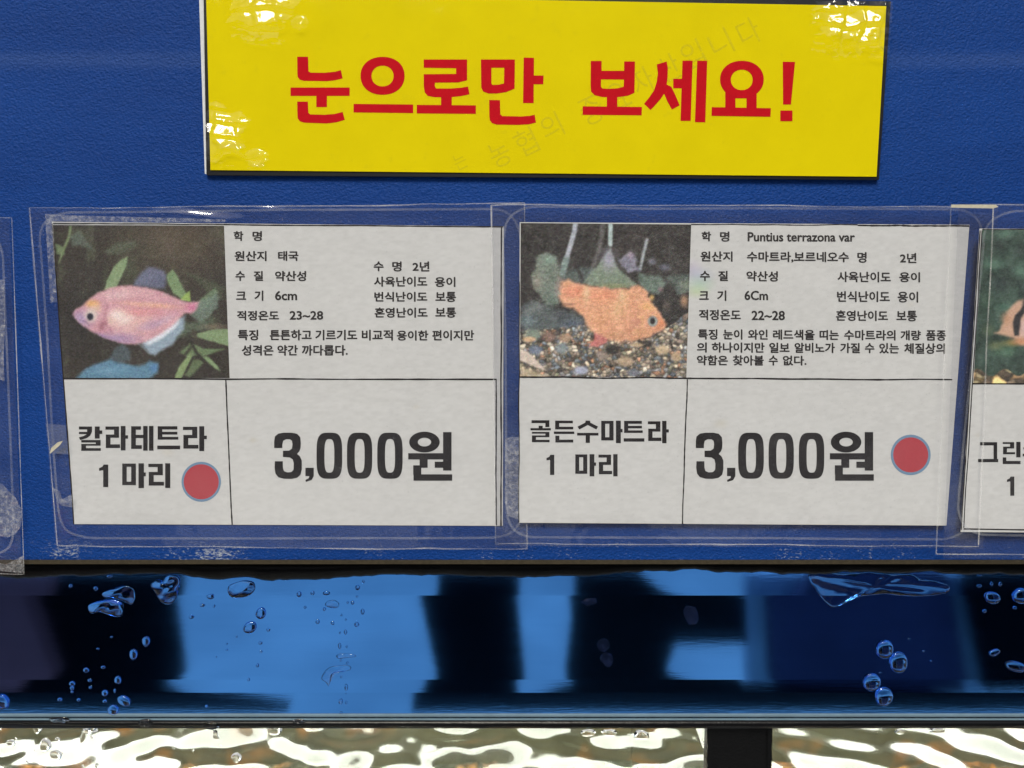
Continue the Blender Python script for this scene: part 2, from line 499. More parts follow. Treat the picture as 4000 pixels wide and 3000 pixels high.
ragged('lower_sealant', 2817, 2838, 1.6, yl - .0005, .0034, M['sealant'], rail, seed=9, n=700,
       shape=([-900, 0, 500, 1000, 2500, 4000, 4900], [-14, -10, 0, 2, 8, 4, 2]))

# ------------------------------------------------------------------ tanks below the rail
PY = yl + .008                                  # front pane
WZ = CAM[2] - .362                              # water level
YB = .46
def px_x(px, py, Y): return float(P(px, py, Y)[0])
xl, xr = px_x(2768, 2925, PY), px_x(3010, 2925, PY)
b = MB(); b.box((xl, PY - .002, .6), (xr, PY + .012, float(P(2000, 2840, PY)[2]) + .004))
post = b.build('tank_divider', M['sealant'])
tag(post, 'black upright divider between the two lit tanks below the rail', 'divider')
def jag_side(px, sgn, seed):
    r = np.random.default_rng(seed); n = 90
    ys = np.linspace(2832, 3300, n)
    e = px + sgn*(2 + np.abs(r.normal(0, 2.2, n)) + 3*np.abs(np.sin(ys/23 + seed)))
    f = P(np.full(n, px - sgn*12), ys, PY - .003); g = P(e, ys, PY - .003)
    V = np.concatenate([f, g, g + [0, .004, 0]])
    F = [(i, i+1, n+i+1, n+i) for i in range(n-1)] + [(n+i, n+i+1, 2*n+i+1, 2*n+i) for i in range(n-1)]
    return mesh('sealant_seam', V, F, M['sealant'], post)
jag_side(2768, -1, 2); jag_side(3010, 1, 5)
def water(x0, x1, seed, angle, amp, wl, nm_label):
    r = np.random.default_rng(seed)
    nx, ny = int((x1 - x0)/.0012), 260
    X, Y = np.meshgrid(np.linspace(x0, x1, nx), np.linspace(PY + .004, YB - .004, ny))
    Z = np.zeros_like(X)
    for i in range(26):
        a = angle + r.normal(0, .55)
        l = wl * math.exp(r.normal(0, .38))
        kx, ky = math.cos(a)*2*math.pi/l, math.sin(a)*2*math.pi/l
        ph = r.uniform(0, 6.28)
        wob = .9*np.sin(X*r.uniform(20, 60) + Y*r.uniform(-40, 40) + r.uniform(0, 6))
        Z += l/wl * np.sin(kx*X + ky*Y + ph + wob)
    Z *= amp / Z.std()
    Z += .00004*(fbm(X*1000 + 500, Y*1000 + 500, 16, seed, 2) - .5)*2
    V = np.stack([X, Y, WZ + Z], -1).reshape(-1, 3)
    f = grid_faces(nx, ny)[:, ::-1]
    o = mesh('water', V, f, M['water'], None, True)
    o['kind'] = 'structure'; o['label'] = nm_label
    return o
xm = (xl + xr)/2
water(-.75, xm - .001, 4, math.pi*.5, .00122, .048, 'rippling bright lit water in the left tank')
water(xm + .001, .75, 21, math.pi*.30, .00116, .046, 'rippling bright lit water in the right tank')
def tank(x0, x1, label, xc):
    t = empty('fish_tank', ((x0+x1)/2, PY, .75), label, 'fish tank', 'fish tanks under the rail')
    b = MB(); b.box((x0, PY, .75), (x1, PY + .003, float(P(2000, 2834, PY)[2]))); b.build('front_pane', M['pane'], t)
    b = MB(); b.box((x0, YB, .75), (x1, YB + .006, 1.32)); b.build('back_panel', M['back'], t)
    nx, ny = 90, 60
    X, Y = np.meshgrid(np.linspace(x0, x1, nx), np.linspace(PY + .006, YB - .001, ny))
    Z = .80 + .012*np.sin(X*31)*np.cos(Y*23) + rng.normal(0, .002, X.shape)
    mesh('gravel_bed', np.stack([X, Y, Z], -1).reshape(-1, 3), grid_faces(nx, ny)[:, ::-1], M['gravel'], t, True)
    return t
tl = tank(-.75, xm - .0005, 'wide lit fish tank left of the black divider, seen below the rail', 0)
tr_ = tank(xm + .0005, .75, 'lit fish tank right of the black divider, in the bottom corner', 0)
lampo = empty('tank_lamp', (0, .27, 1.2), 'white tank lamp hidden behind the board, mirrored in the rippling water', 'lamp')
b = MB(); b.box((-.75, .03, WZ + .185), (.75, .45, WZ + .195)); b.build('reflector', M['reflector'], lampo)
b = MB(); b.box((-.74, .215, WZ + .150), (.74, .325, WZ + .184)); b.build('diffuser', M['lamp'], lampo)

# ------------------------------------------------------------------ lettering helpers
def Z(ox, oy, s): return lambda pts: [(ox + x/s, oy + y/s) for x, y in pts]
def ellipse(cx, cy, rx, ry, n=48, e=2.0):
    return [(cx + rx*math.copysign(abs(math.cos(a))**(2/e), math.cos(a)), cy + ry*math.copysign(abs(math.sin(a))**(2/e), math.sin(a)))
            for a in (2*math.pi*i/n for i in range(n))]
def R(x0, y0, x1, y1): return [(x0,y0),(x1,y0),(x1,y1),(x0,y1)]
class Glyphs:
    """strokes of one piece of lettering, each a hair in front of the last so that none share a plane"""
    def __init__(s, Y): s.mb = MB(); s.Y = Y; s.k = 0
    def add(s, loops):
        s.mb.poly(loops, s.Y - 2.5e-6*s.k); s.k = (s.k + 1) % 24
    def unit(s, glyph, x0, y0, x1, y1, tf):
        for g in glyph:
            loops = g if isinstance(g[0][0], (tuple, list)) else [g]
            s.add([tf([(x0 + u*(x1-x0), y0 + v*(y1-y0)) for u, v in l]) for l in loops])
_fc = {}
def font_mesh(text, off):
    key = (text, off)
    if key not in _fc:
        c = bpy.data.curves.new('type', 'FONT'); c.body = text; c.offset = off; c.dimensions = '2D'; c.fill_mode = 'FRONT'; c.resolution_u = 3
        o = bpy.data.objects.new('type', c); COL.objects.link(o)
        bpy.context.view_layer.update()
        dg = bpy.context.evaluated_depsgraph_get()
        me = bpy.data.meshes.new_from_object(o.evaluated_get(dg))
        v = np.array([w.co[:2] for w in me.vertices]); f = [tuple(p.vertices) for p in me.polygons]
        bpy.data.objects.remove(o); bpy.data.curves.remove(c); bpy.data.meshes.remove(me)
        lo, hi = v.min(0), v.max(0)
        _fc[key] = ((v - lo) / np.maximum(hi - lo, 1e-6), f)
    return _fc[key]
def word(mb, text, box, tf, Y, off=.004, skew=0.0):
    """real type set into a pixel box (x0,y0,x1,y1); skew = rise of the baseline over the word's width"""
    v, f = font_mesh(text, off)
    x0, y0, x1, y1 = box
    q = np.array(tf([(x0 + a*(x1-x0), y1 - b_*(y1-y0) + skew*(a-.5)) for a, b_ in v]))
    # the print is a little spread: the same outlines a pixel to each side
    for k, (sx, sy) in enumerate(((0, 0), (1.3, .5), (-1.3, -.5), (.5, -1.1), (-.5, 1.1))):
        mb.add(P(q[:, 0] + sx, q[:, 1] + sy, Y - 2.5e-6*k), f)

# unit glyphs (y downwards) of the heavy face on the cards
MA = [R(0,.01,.19,.88), R(.38,.01,.58,.88), R(.19,.01,.38,.14), R(.19,.74,.38,.88), R(.69,0,.92,1), R(.92,.37,1,.52)]
RIEUL = [R(0,.02,1,.15), R(.64,.15,1,.35), R(.03,.35,1,.48), R(.03,.48,.37,.75), R(.03,.75,1.08,.90)]
def sub(g, x0, y0, x1, y1): return [[(x0 + u*(x1-x0), y0 + v*(y1-y0)) for u, v in l] for l in g]
RA = sub(RIEUL, 0, 0, .6, 1) + [R(.68,0,.89,1), R(.89,.38,1,.52)]
RI = sub(RIEUL, 0, 0, .66, 1) + [R(.77,0,1,1)]
TE = [R(0,.01,.21,.93), R(.21,.01,.44,.15), R(.21,.36,.54,.49), R(.21,.78,.48,.93), R(.54,0,.74,1), R(.80,0,1,1)]
TEU = [R(.02,0,.22,.58), R(.22,0,.88,.14), R(.22,.24,.88,.36), R(.22,.46,.92,.58), R(0,.84,1,1)]
KAL = [R(0,.01,.56,.13), [(.35,.13),(.56,.13),(.55,.25),(.48,.38),(.34,.48),(.05,.56),(0,.45),(.2,.40),(.32,.33),(.35,.23)], R(0,.23,.35,.32),
       R(.68,.01,.89,.50), R(.89,.17,1,.31), R(.1,.56,.93,.66), R(.72,.66,.93,.72), R(.1,.72,.93,.79), R(.1,.79,.3,.89), R(.1,.89,.94,1)]
GOL = [R(.05,0,.93,.13), R(.73,.13,.93,.31), R(.40,.25,.6,.36), R(0,.36,1,.46), R(.07,.53,.93,.61), R(.73,.61,.93,.69), R(.07,.69,.93,.77), R(.07,.77,.27,.89), R(.07,.89,.94,1)]
DEUN = [R(.06,0,.93,.12), R(.06,.12,.26,.28), R(.06,.28,.95,.40), R(0,.50,1,.61), R(.07,.69,.27,.87), R(.07,.87,.95,1)]
SU = [[(.4,0),(.6,0),(.62,.09),(.98,.27),(.9,.40),(.5,.2),(.1,.40),(.02,.27),(.38,.09)], R(0,.55,1,.67), R(.4,.67,.6,1)]
ONE = [[(0,.28),(0,.16),(.35,.10),(.5,0),(1,0),(1,1),(.45,1),(.45,.25)]]
GEU = [R(.1,0,.95,.16), R(.77,.16,.95,.84), R(0,.84,1,1)]
RIN = sub(RIEUL, .05, 0, .66, .62) + [R(.77,0,1,.70), R(.05,.70,.24,.86), R(.05,.86,1,1)]
def price_glyphs(g, dx=0.0, dy=0.0):
    T = Z(900 + dx, 1480 + dy, 1.843)
    g.add([T([(315,498),(315,450),(320,415),(345,394),(385,387),(440,387),(480,395),(503,420),(507,460),(505,500),(496,522),(480,540),(500,557),(514,588),(514,650),(505,690),
              (480,712),(440,720),(385,719),(345,708),(324,682),(318,640),(320,593),(377,593),(378,640),(385,663),(408,673),(438,671),(454,655),(456,610),(449,580),(428,566),
              (378,562),(378,517),(423,516),(443,502),(447,470),(443,446),(428,435),(400,435),(380,446),(374,470),(374,498)])])
    g.add([T([(540,640),(600,640),(600,700),(585,728),(543,742),(540,728),(565,714),(568,700),(540,700)])])
    for x0, x1, i0, i1 in ((620,805,677,748), (839,1021,895,966), (1057,1240,1113,1185)):
        g.add([T(ellipse((x0+x1)/2, 553, (x1-x0)/2, 166, 56, 3.6)), T(ellipse((i0+i1)/2, 554, (i1-i0)/2, 121, 56, 3.2))])
    g.add([T(ellipse(1397, 455, 110, 75)), T(ellipse(1397, 455, 48, 31))])
    for q in (R(1280,535,1531,580), R(1362,580,1420,640), R(1471,596,1531,640), R(1531,383,1592,660), R(1316,622,1374,690), R(1318,687,1597,733)):
        g.add([T(q)])

# ------------------------------------------------------------------ print painting
def to_lin(c):
    c = np.asarray(c, float)/255
    return np.where(c <= .04045, c/12.92, ((c + .055)/1.055)**2.4)
class Canvas:
    def __init__(s, X, Y, base):
        s.X, s.Y = X, Y
        s.sat, s.blur, s.lift, s.gs, s.ga = .86, 2, 2, 16, 22
        s.c = np.zeros(X.shape + (3,)) + np.array(base, float)
    def blend(s, m, col):
        s.c = s.c*(1 - m[..., None]) + np.asarray(col, float)*m[..., None]
    def pmask(s, pts, soft, wob=0, seed=1):
        X, Y = s.X, s.Y
        if wob:
            X = X + wob*(fbm(s.X, s.Y, 60, seed) - .5)*2; Y = Y + wob*(fbm(s.X, s.Y, 60, seed + 9) - .5)*2
        d = np.full(X.shape, 1e9); ins = np.zeros(X.shape, bool)
        n = len(pts)
        for i in range(n):
            (ax, ay), (bx, by) = pts[i], pts[(i+1) % n]
            ex, ey = bx-ax, by-ay
            t = np.clip(((X-ax)*ex + (Y-ay)*ey)/(ex*ex + ey*ey + 1e-9), 0, 1)
            d = np.minimum(d, np.hypot(X-ax-t*ex, Y-ay-t*ey))
            if ay != by:
                ins ^= ((ay > Y) != (by > Y)) & (X < (bx-ax)*(Y-ay)/(by-ay) + ax)
        sd = np.where(ins, d, -d)
        m = np.clip(sd/(2*soft) + .5, 0, 1)
        return m*m*(3-2*m)
    def poly(s, pts, col, soft=12, a=1.0, wob=0, seed=1, within=None):
        m = s.pmask(pts, soft, wob, seed)*a
        if within is not None: m = m*within
        s.blend(m, col); return m
    def blob(s, cx, cy, rx, ry, col, a=1.0, p=1.0, within=None, rot=0):
        dx, dy = s.X-cx, s.Y-cy
        c_, s_ = math.cos(rot), math.sin(rot)
        q = np.hypot((dx*c_ + dy*s_)/rx, (-dx*s_ + dy*c_)/ry)
        m = np.clip(1.0/p*(1-q) if p < 1 else 1-q, 0, 1); m = m*m*(3-2*m)*a
        if within is not None: m = m*within
        s.blend(m, col)
    def line(s, pts, w, col, soft=6, a=1.0):
        d = np.full(s.X.shape, 1e9)
        for (ax, ay), (bx, by) in zip(pts[:-1], pts[1:]):
            ex, ey = bx-ax, by-ay
            t = np.clip(((s.X-ax)*ex + (s.Y-ay)*ey)/(ex*ex + ey*ey + 1e-9), 0, 1)
            d = np.minimum(d, np.hypot(s.X-ax-t*ex, s.Y-ay-t*ey))
        s.blend(np.clip((w/2 + soft - d)/(2*soft), 0, 1)*a, col)
    def mottle(s, amp, scale, seed, tint=(1,1,1)):
        s.c += ((fbm(s.X, s.Y, scale, seed) - .5)*2*amp)[..., None]*np.array(tint)
    def finish(s, grain, seed):
        r = np.random.default_rng(seed)
        g = s.c @ np.array((.3, .59, .11))
        s.c = g[..., None] + (s.c - g[..., None])*s.sat
        for _ in range(s.blur):                       # the soft dots of a cheap print
            q = np.pad(s.c, ((1,1),(1,1),(0,0)), 'edge')
            s.c = (q[:-2,1:-1] + q[2:,1:-1] + q[1:-1,:-2] + q[1:-1,2:] + 2*q[1:-1,1:-1])/6
        s.c += s.lift
        s.c += (fbm(s.X, s.Y*1.6, s.gs, seed + 40, 2) - .5)[..., None]*s.ga
        s.c += r.normal(0, grain, s.X.shape)[..., None] + r.normal(0, grain*.5, s.c.shape)
        return to_lin(np.clip(s.c, 4, 255))*KA

def paint_pink(X, Y):
    c = Canvas(X, Y, (58, 52, 44))
    c.c = c.c*(1 + .25*(fbm(X, Y, 300, 303, 3) - .5))[..., None] + np.clip(fbm(X*1.3, Y, 170, 311, 3)*3 - 1.75, 0, .8)[..., None]*np.array((30, 42, 26))
    c.blob(1500, 380, 800, 520, (92, 80, 64), .9); c.blob(700, 1100, 500, 600, (40, 36, 32), .8)
    c.blob(1150, 560, 300, 500, (70, 66, 52), .6); c.mottle(9, 180, 3); c.mottle(6, 45, 13, (.8,1,.7))
    c.poly([(500,600),(540,470),(590,350),(600,270),(620,270),(612,360),(560,480),(515,590)], (120,140,95), 10)
    c.poly([(478,420),(540,450),(560,520),(490,515)], (112,132,92), 12)
    c.poly([(600,360),(690,310),(770,430),(820,490),(700,440),(620,450)], (92,104,92), 18, .85, 14)
    c.poly([(900,480),(1000,420),(1170,400),(1190,450),(1050,510),(930,515)], (88,96,78), 24, .8, 14)
    c.blob(1100, 640, 130, 170, (86, 96, 74), .6)
    c.poly([(1580,660),(1700,700),(1880,770),(1930,790),(1930,900),(1800,860),(1700,760)], (80, 88, 66), 26, .7, 20)
    c.poly([(902,826),(925,740),(985,620),(1050,560),(1104,536),(1090,620),(1040,730),(1000,812)], (132,156,112), 8)
    c.poly([(1440,690),(1490,650),(1530,700),(1600,840),(1640,920),(1570,905),(1500,850),(1450,770)], (122,150,104), 9, .95, 8)
    c.poly([(1555,910),(1600,860),(1640,828),(1648,925)], (148,178,88), 8)
    c.poly([(1690,945),(1760,880),(1860,808),(1888,840),(1800,960),(1740,1010)], (112,136,104), 12, .9, 8)
    # tail and fins, half see-through
    c.poly([(1660,935),(1760,915),(1870,850),(1895,880),(1880,980),(1800,1060),(1740,1110),(1650,1045)], (112,132,118), 16, .8, 14)
    c.poly([(1560,1100),(1700,1100),(1840,1060),(1800,1160),(1640,1200),(1500,1260)], (96, 116, 92), 26, .7, 16)
    c.poly([(1135,785),(1200,705),(1290,622),(1330,632),(1420,655),(1440,720),(1420,815),(1300,812)], (116,122,158), 24, .8, 16)
    c.blob(1370, 740, 90, 70, (86, 90, 116), .6)
    c.poly([(1225,1285),(1400,1195),(1530,1095),(1600,1050),(1590,1160),(1480,1300),(1340,1385),(1290,1370)], (150,172,192), 20, .95, 10)
    c.blob(1420, 1190, 190, 40, (212, 220, 236), .95, rot=-.62)
    c.poly([(945,1420),(1000,1315),(1060,1290),(1130,1350),(1120,1440),(1040,1440)], (78, 92, 100), 18, .85, 10)
    body = [(630,1035),(648,995),(700,965),(745,925),(800,880),(870,838),(960,805),(1050,788),(1130,783),(1230,800),(1340,825),(1450,862),(1560,912),(1640,930),(1722,925),
            (1705,985),(1655,1032),(1590,1035),(1540,1098),(1480,1160),(1400,1215),(1300,1258),(1200,1290),(1080,1292),(980,1265),(860,1222),(770,1165),(690,1110),(645,1065)]
    m = c.poly(body, (212,152,166), 15, 1, 10)
    c.blob(1150, 1160, 420, 190, (218,164,170), .9, within=m); c.blob(1180, 1090, 260, 120, (230,180,172), .7, within=m); c.blob(1000, 1250, 330, 90, (166,140,186), .9, within=m)
    c.blob(700, 1080, 150, 130, (172,150,194), 1, within=m); c.blob(1060, 850, 330, 90, (222,172,178), .8, within=m)
    c.blob(1300, 955, 430, 42, (238,176,142), .8, within=m, rot=.07); c.blob(1180, 1010, 330, 60, (226,136,140), .8, within=m)
    c.blob(1660, 975, 95, 70, (214,118,158), .9, within=m); c.blob(1010, 875, 150, 60, (226,186,190), .8, within=m)
    c.blob(800, 945, 95, 60, (240,178,90), 1, within=m); c.blob(830, 990, 70, 50, (238,200,150), .8, within=m)
    c.blob(1040, 1060, 150, 130, (238,206,196), 1, within=m); c.blob(955, 1090, 60, 70, (226,190,178), .9, within=m)
    c.blob(885, 1130, 52, 80, (162,96,112), .85, within=m, rot=.5); c.blob(1110, 1150, 160, 50, (224,180,180), .8, within=m, rot=-.3)
    c.blob(1400, 1100, 200, 50, (190,160,190), .7, within=m, rot=-.5)
    c.blend(m*.13*(np.sin((X+.5*Y)/11.)*np.sin((X-.6*Y)/11.) > .25)*np.clip((X-850)/150, 0, 1), (244,206,200))
    c.blend(m*.25*np.clip(fbm(X, Y, 90, 177)*3 - 1.4, 0, 1), (236,196,196)); c.blend(m*.25*np.clip(fbm(X, Y, 70, 187)*3 - 1.6, 0, 1), (176,120,146))
    m2 = m*(fbm(X, Y, 26, 77) > .56); c.blend(m2*.22*np.exp(-((Y-840)/50.)**2), (236,206,206))
    c.blob(800, 1030, 120, 120, (222,186,190), .7, within=m); c.blob(786, 1045, 74, 80, (224,206,196), .95, .7); c.blob(778, 1056, 44, 48, (150,140,150), .8, .6); c.blob(779, 1056, 34, 38, (36,36,50), 1, .5)
    c.line([(930,960),(905,1040),(925,1130),(975,1200)], 10, (176,112,132), 14, .55); c.line([(690,1085),(740,1095),(770,1130)], 7, (120,84,110), 10, .6)
    c.blob(1010, 1040, 120, 70, (246,226,222), .8, within=m, rot=.3); c.blob(1090, 1090, 120, 50, (244,220,216), .7, within=m, rot=-.4)
    c.poly([(1250,1282),(1370,1215),(1500,1125),(1560,1075),(1520,1150),(1400,1240),(1290,1300)], (226,232,244), 22, .95, 8)
    c.blob(1280, 1130, 160, 60, (176,150,196), .45, within=m, rot=-.4); c.blob(900, 1235, 160, 40, (140,116,170), .6, within=m, rot=.4)
    c.line([(1200,1290),(1300,1380)], 10, (150,170,184), 12, .6)
    for k in range(7): c.line([(1180+k*34,772-abs(k-3)*4),(1262+k*30,640+abs(k-2)*14)], 4, (134,140,172), 7, .5)
    for k in range(6): c.line([(1690,960+k*12),(1850-k*14,880+k*46)], 4, (140,158,146), 7, .5)
    # blue fish below
    c.poly([(660,1600),(690,1550),(740,1500),(840,1455),(945,1420),(1010,1440),(1150,1475),(1240,1470),(1290,1430),(1370,1455),(1360,1540),(1290,1600)], (92,140,172), 22, .95, 14)
    c.blob(950, 1520, 270, 60, (112,160,190), .7); c.blob(1330, 1500, 60, 60, (80,130,190), .8)
    # bottom right plant
    c.poly([(1655,1225),(1720,1195),(1850,1165),(1990,1160),(1990,1315),(1900,1290),(1780,1255)], (128,152,108), 8, 1, 6)
    c.blob(1850, 1140, 200, 40, (128,112,96), .7)
    c.poly([(1550,1360),(1640,1280),(1760,1330),(1940,1335),(1780,1395),(1620,1400)], (110,136,92), 12, .9, 12)
    c.poly([(1500,1600),(1545,1490),(1640,1370),(1660,1400),(1610,1500),(1560,1600)], (132,156,102), 8)
    c.poly([(1590,1560),(1680,1420),(1780,1440),(1640,1575)], (106,128,86), 12, .8, 10)
    c.poly([(1740,1400),(1800,1400),(1880,1480),(1905,1525),(1860,1505)], (128,156,108), 8)
    c.line([(1640,1260),(1700,1370),(1800,1480)], 26, (52, 48, 40), 10); c.line([(1670,1180),(1690,1230)], 34, (72, 66, 52), 10)
    c.line([(1570,1420),(1650,1320)], 22, (58, 54, 42), 10)
    c.ga = 30
    return c.finish(9, 5)

def stones(c, y_from, seed, n, size, pal, bound):
    r = np.random.default_rng(seed)
    x0, x1, y0, y1 = bound
    pts = np.stack([r.uniform(x0, x1, n), r.uniform(y0, y1, n)], -1)
    cols = np.array([pal[i] for i in r.integers(0, len(pal), n)], float)*r.uniform(.65, 1.12, (n, 1))
    el = r.uniform(.7, 1.5, n)
    sel = np.where(y_from(c.X, c.Y))
    xs, ys = c.X[sel] + 12*(fbm(c.X, c.Y, 30, seed)[sel] - .5), c.Y[sel] + 12*(fbm(c.X, c.Y, 30, seed+4)[sel] - .5)
    d1 = np.full(len(xs), 1e9); d2 = d1.copy(); k1 = np.zeros(len(xs), int)
    for i in range(n):
        d = np.hypot((xs - pts[i,0])/el[i], (ys - pts[i,1])*el[i]*.9)
        cl = d < d1
        d2 = np.where(cl, d1, np.minimum(d2, d)); k1 = np.where(cl, i, k1); d1 = np.where(cl, d, d1)
    e = np.clip((d2 - d1)/(size*.35), 0, 1)
    top = np.clip(1 - (ys - pts[k1,1])/size*.5, .55, 1.2)
    col = cols[k1]*top[:, None]
    e = .35 + .65*e
    c.c[sel] = (col*1.08)*e[:, None] + np.array((50,45,38))*(1 - e[:, None])
def paint_gold(X, Y):
    c = Canvas(X, Y, (50, 46, 42))
    c.mottle(7, 200, 3); c.blob(1250, 450, 600, 320, (62,56,52), .7)
    sh = (140,136,150)
    c.line([(770,240),(760,320),(725,440),(690,560),(655,680)], 42, (170,176,190), 8); c.line([(690,560),(650,690)], 56, (124,146,140), 14)
    c.line([(1010,250),(985,430),(940,580),(890,700)], 40, (108,104,104), 12, .8)
    c.line([(1073,240),(1070,430)], 38, (176,196,196), 6)
    c.line([(1388,390),(1360,500),(1330,640)], 26, (158,166,172), 8)
    # rocks and plants behind
    c.poly([(560,760),(640,700),(800,620),(950,640),(980,760),(700,770)], (92,108,104), 26, .8, 30)
    c.poly([(1130,560),(1240,500),(1300,560),(1320,660),(1230,690)], (136,134,156), 18, .9, 24)
    c.blob(1245, 525, 60, 50, (168,150,170), .9); c.blob(1430, 580, 60, 50, (140,140,162), .8); c.blob(1540, 630, 90, 50, (118,120,140), .8)
    c.poly([(1300,680),(1450,700),(1560,760),(1500,860),(1380,850),(1320,790)], (104,126,112), 22, .9, 30)
    c.poly([(1560,720),(1700,690),(1760,690),(1760,860),(1640,850)], (88,104,96), 24, .8, 30)
    c.blob(1720, 780, 90, 90, (128,140,118), .7); c.blob(1505, 820, 40, 40, (150,110,120), .8); c.blob(1710, 920, 60, 90, (190,140,100), .9)
    c.blob(1560, 960, 60, 90, (104, 92, 82), .8)
    m = (Y > 640) & (Y < 1010) & (X < 700)
    c.poly([(290,960),(400,920),(560,980),(760,1000),(880,1200),(880,1300),(290,1300)], (88,98,100), 30, .9, 40)
    c.blob(420, 980, 120, 110, (128,136,134), .7); c.blob(360, 1090, 120, 80, (110,132,140), .7)
    c.blob(740, 1160, 180, 130, (74,88,112), .9); c.blob(650, 1040, 100, 70, (62,66,72), .9); c.blob(700, 985, 70, 30, (30,30,34), .9)
    c.mottle(16, 46, 43)
    # gravel
    pal = [(182,162,140),(132,142,152),(206,184,154),(156,134,116),(112,126,140),(222,206,180),(196,136,100),(130,126,100),(90,82,74),(176,176,180)]
    edge = lambda X, Y: Y > 1190 + 60*np.sin(X/170.) - 70*np.exp(-((X-380)/160.)**2) + 40*(fbm(X, Y, 90, 6) - .5) - np.clip(X-1450, 0, 300)*.45
    stones(c, edge, 8, 900, 34, pal, (270, 1790, 1080, 1610))
    for q in (((540,1230),80,60,(138,104,90)), ((680,1240),70,50,(176,140,110)), ((400,1210),90,70,(124,142,126)), ((420,1340),80,55,(104,118,144)), ((650,1330),80,60,(128,142,148)),
              ((1520,1340),80,55,(214,184,144)), ((820,1520),80,50,(172,178,206)), ((1270,1540),70,45,(104,112,128)), ((370,1250),80,30,(220,172,124)), ((1200,1440),90,60,(190,160,126)),
              ((1000,1390),70,50,(150,132,120)), ((1640,1400),60,60,(196,166,128)), ((1090,1340),90,60,(50,46,42)), ((1380,1290),80,40,(58,50,44)), ((1300,1300),80,24,(200,168,130))):
        (x, y_), rx, ry, col = q
        c.blob(x, y_, rx, ry, col, .92, .55)
    c.poly([(290,1330),(360,1360),(470,1470),(520,1520),(440,1500),(290,1430)], (216,196,180), 8); c.poly([(290,1490),(420,1520),(540,1590),(290,1590)], (214,190,150), 16, .7, 20)
    # tail and fins
    c.poly([(440,530),(520,500),(600,530),(625,600),(640,720),(660,860),(620,950),(520,960),(450,850),(390,770),(380,690),(430,620)], (118,132,118), 16, .9, 22)
    c.blob(440, 750, 70, 110, (150,140,124), .8); c.blob(540, 560, 110, 70, (128,156,140), .9); c.blob(560, 900, 100, 120, (96,116,104), .7)
    c.poly([(620,700),(700,745),(660,860),(630,930),(590,800)], (150,128,120), 16, .7, 12)
    c.poly([(840,745),(960,620),(1020,520),(1075,455),(1110,520),(1140,640),(1230,710),(1310,790),(1100,815),(880,780)], (124,142,120), 12, .95, 12)
    c.blob(1060, 560, 110, 160, (164,158,184), .9); c.blob(1100, 790, 260, 40, (128,134,82), .8); c.mottle(4, 30, 90)
    c.line([(1090,470),(1140,620),(1270,740)], 26, (60,54,50), 10, .8); c.line([(790,640),(830,740)], 30, (52,48,46), 10, .8)
    c.poly([(930,1180),(1060,1230),(1040,1280),(960,1315),(880,1312),(930,1260)], (204,110,104), 10, 1, 8)
    body = [(640,760),(700,742),(830,770),(960,800),(1110,808),(1230,812),(1310,795),(1360,820),(1390,870),(1440,940),(1490,1010),(1540,1080),(1560,1120),(1545,1160),(1490,1195),
            (1420,1225),(1330,1255),(1220,1278),(1120,1270),(1000,1230),(900,1175),(850,1110),(815,1040),(760,980),(660,960),(640,880)]
    m = c.poly(body, (230,156,114), 18, 1, 26)
    c.blob(760, 840, 150, 80, (238,128,92), .8, within=m); c.blob(1000, 880, 190, 90, (238,136,96), .9, within=m); c.blob(1100, 800, 300, 40, (226,134,116), .8, within=m)
    c.blob(1010, 1080, 240, 120, (222,150,104), .9, within=m); c.blob(1140, 1220, 260, 60, (206,140,100), .9, within=m); c.blob(1200, 950, 60, 170, (232,172,118), .8, within=m)
    c.blob(866, 860, 46, 130, (232,188,138), 1, within=m); c.blob(1170, 870, 46, 110, (236,190,140), 1, within=m); c.blob(1130, 1010, 80, 170, (226,176,124), .8, within=m); c.blob(1400, 970, 120, 60, (244,176,104), .9, within=m)
    c.blob(1500, 1110, 90, 80, (240,132,80), .9, within=m); c.blob(1290, 1120, 70, 110, (196,124,100), .7, within=m, rot=.3); c.blob(1340, 1190, 130, 60, (214,150,96), .7, within=m)
    c.blob(1430, 890, 36, 44, (222,172,90), 1.0); c.blob(1400, 830, 30, 30, (130,130,130), .5); c.blob(700, 950, 90, 20, (60,50,50), .5)
    for k in range(9): c.line([(900+k*46,790),(1000+k*22,560+abs(k-4)*18)], 4, (150,160,150), 7, .4)
    for k in range(8): c.line([(640,860),(420+k*8,560+k*52)], 4, (140,150,138), 8, .4)
    c.line([(1330,985),(1290,1060),(1300,1150),(1340,1210)], 10, (190,120,84), 14, .6); c.line([(1530,1125),(1480,1150)], 6, (160,84,60), 8, .7)
    c.line([(1310,1050),(1350,1065),(1350,1130)], 18, (236,176,110), 8, .8)
    c.blend(m*.30*np.clip(fbm(X, Y, 80, 121)*3 - 1.5, 0, 1), (206,128,104)); c.blend(m*.25*np.clip(fbm(X, Y, 60, 131)*3 - 1.5, 0, 1), (240,182,120))
    c.blend(m*.22*(fbm(X, Y, 34, 120) > .55), (246,176,130))
    c.blend(m*.10*(np.sin((X+.4*Y)/10.)*np.sin((X-.7*Y)/10.) > .25), (250,200,150))
    c.blob(1437, 1095, 52, 56, (112,134,142), 1, .4); c.blob(1437, 1097, 43, 47, (168,176,166), 1, .5); c.blob(1436, 1093, 28, 34, (42,34,34), 1, .4)
    c.blob(1550, 1130, 26, 10, (170,92,70), .7)
    c.ga = 44; c.gs = 24; c.sat = .80; c.lift = 8
    return c.finish(11, 6)
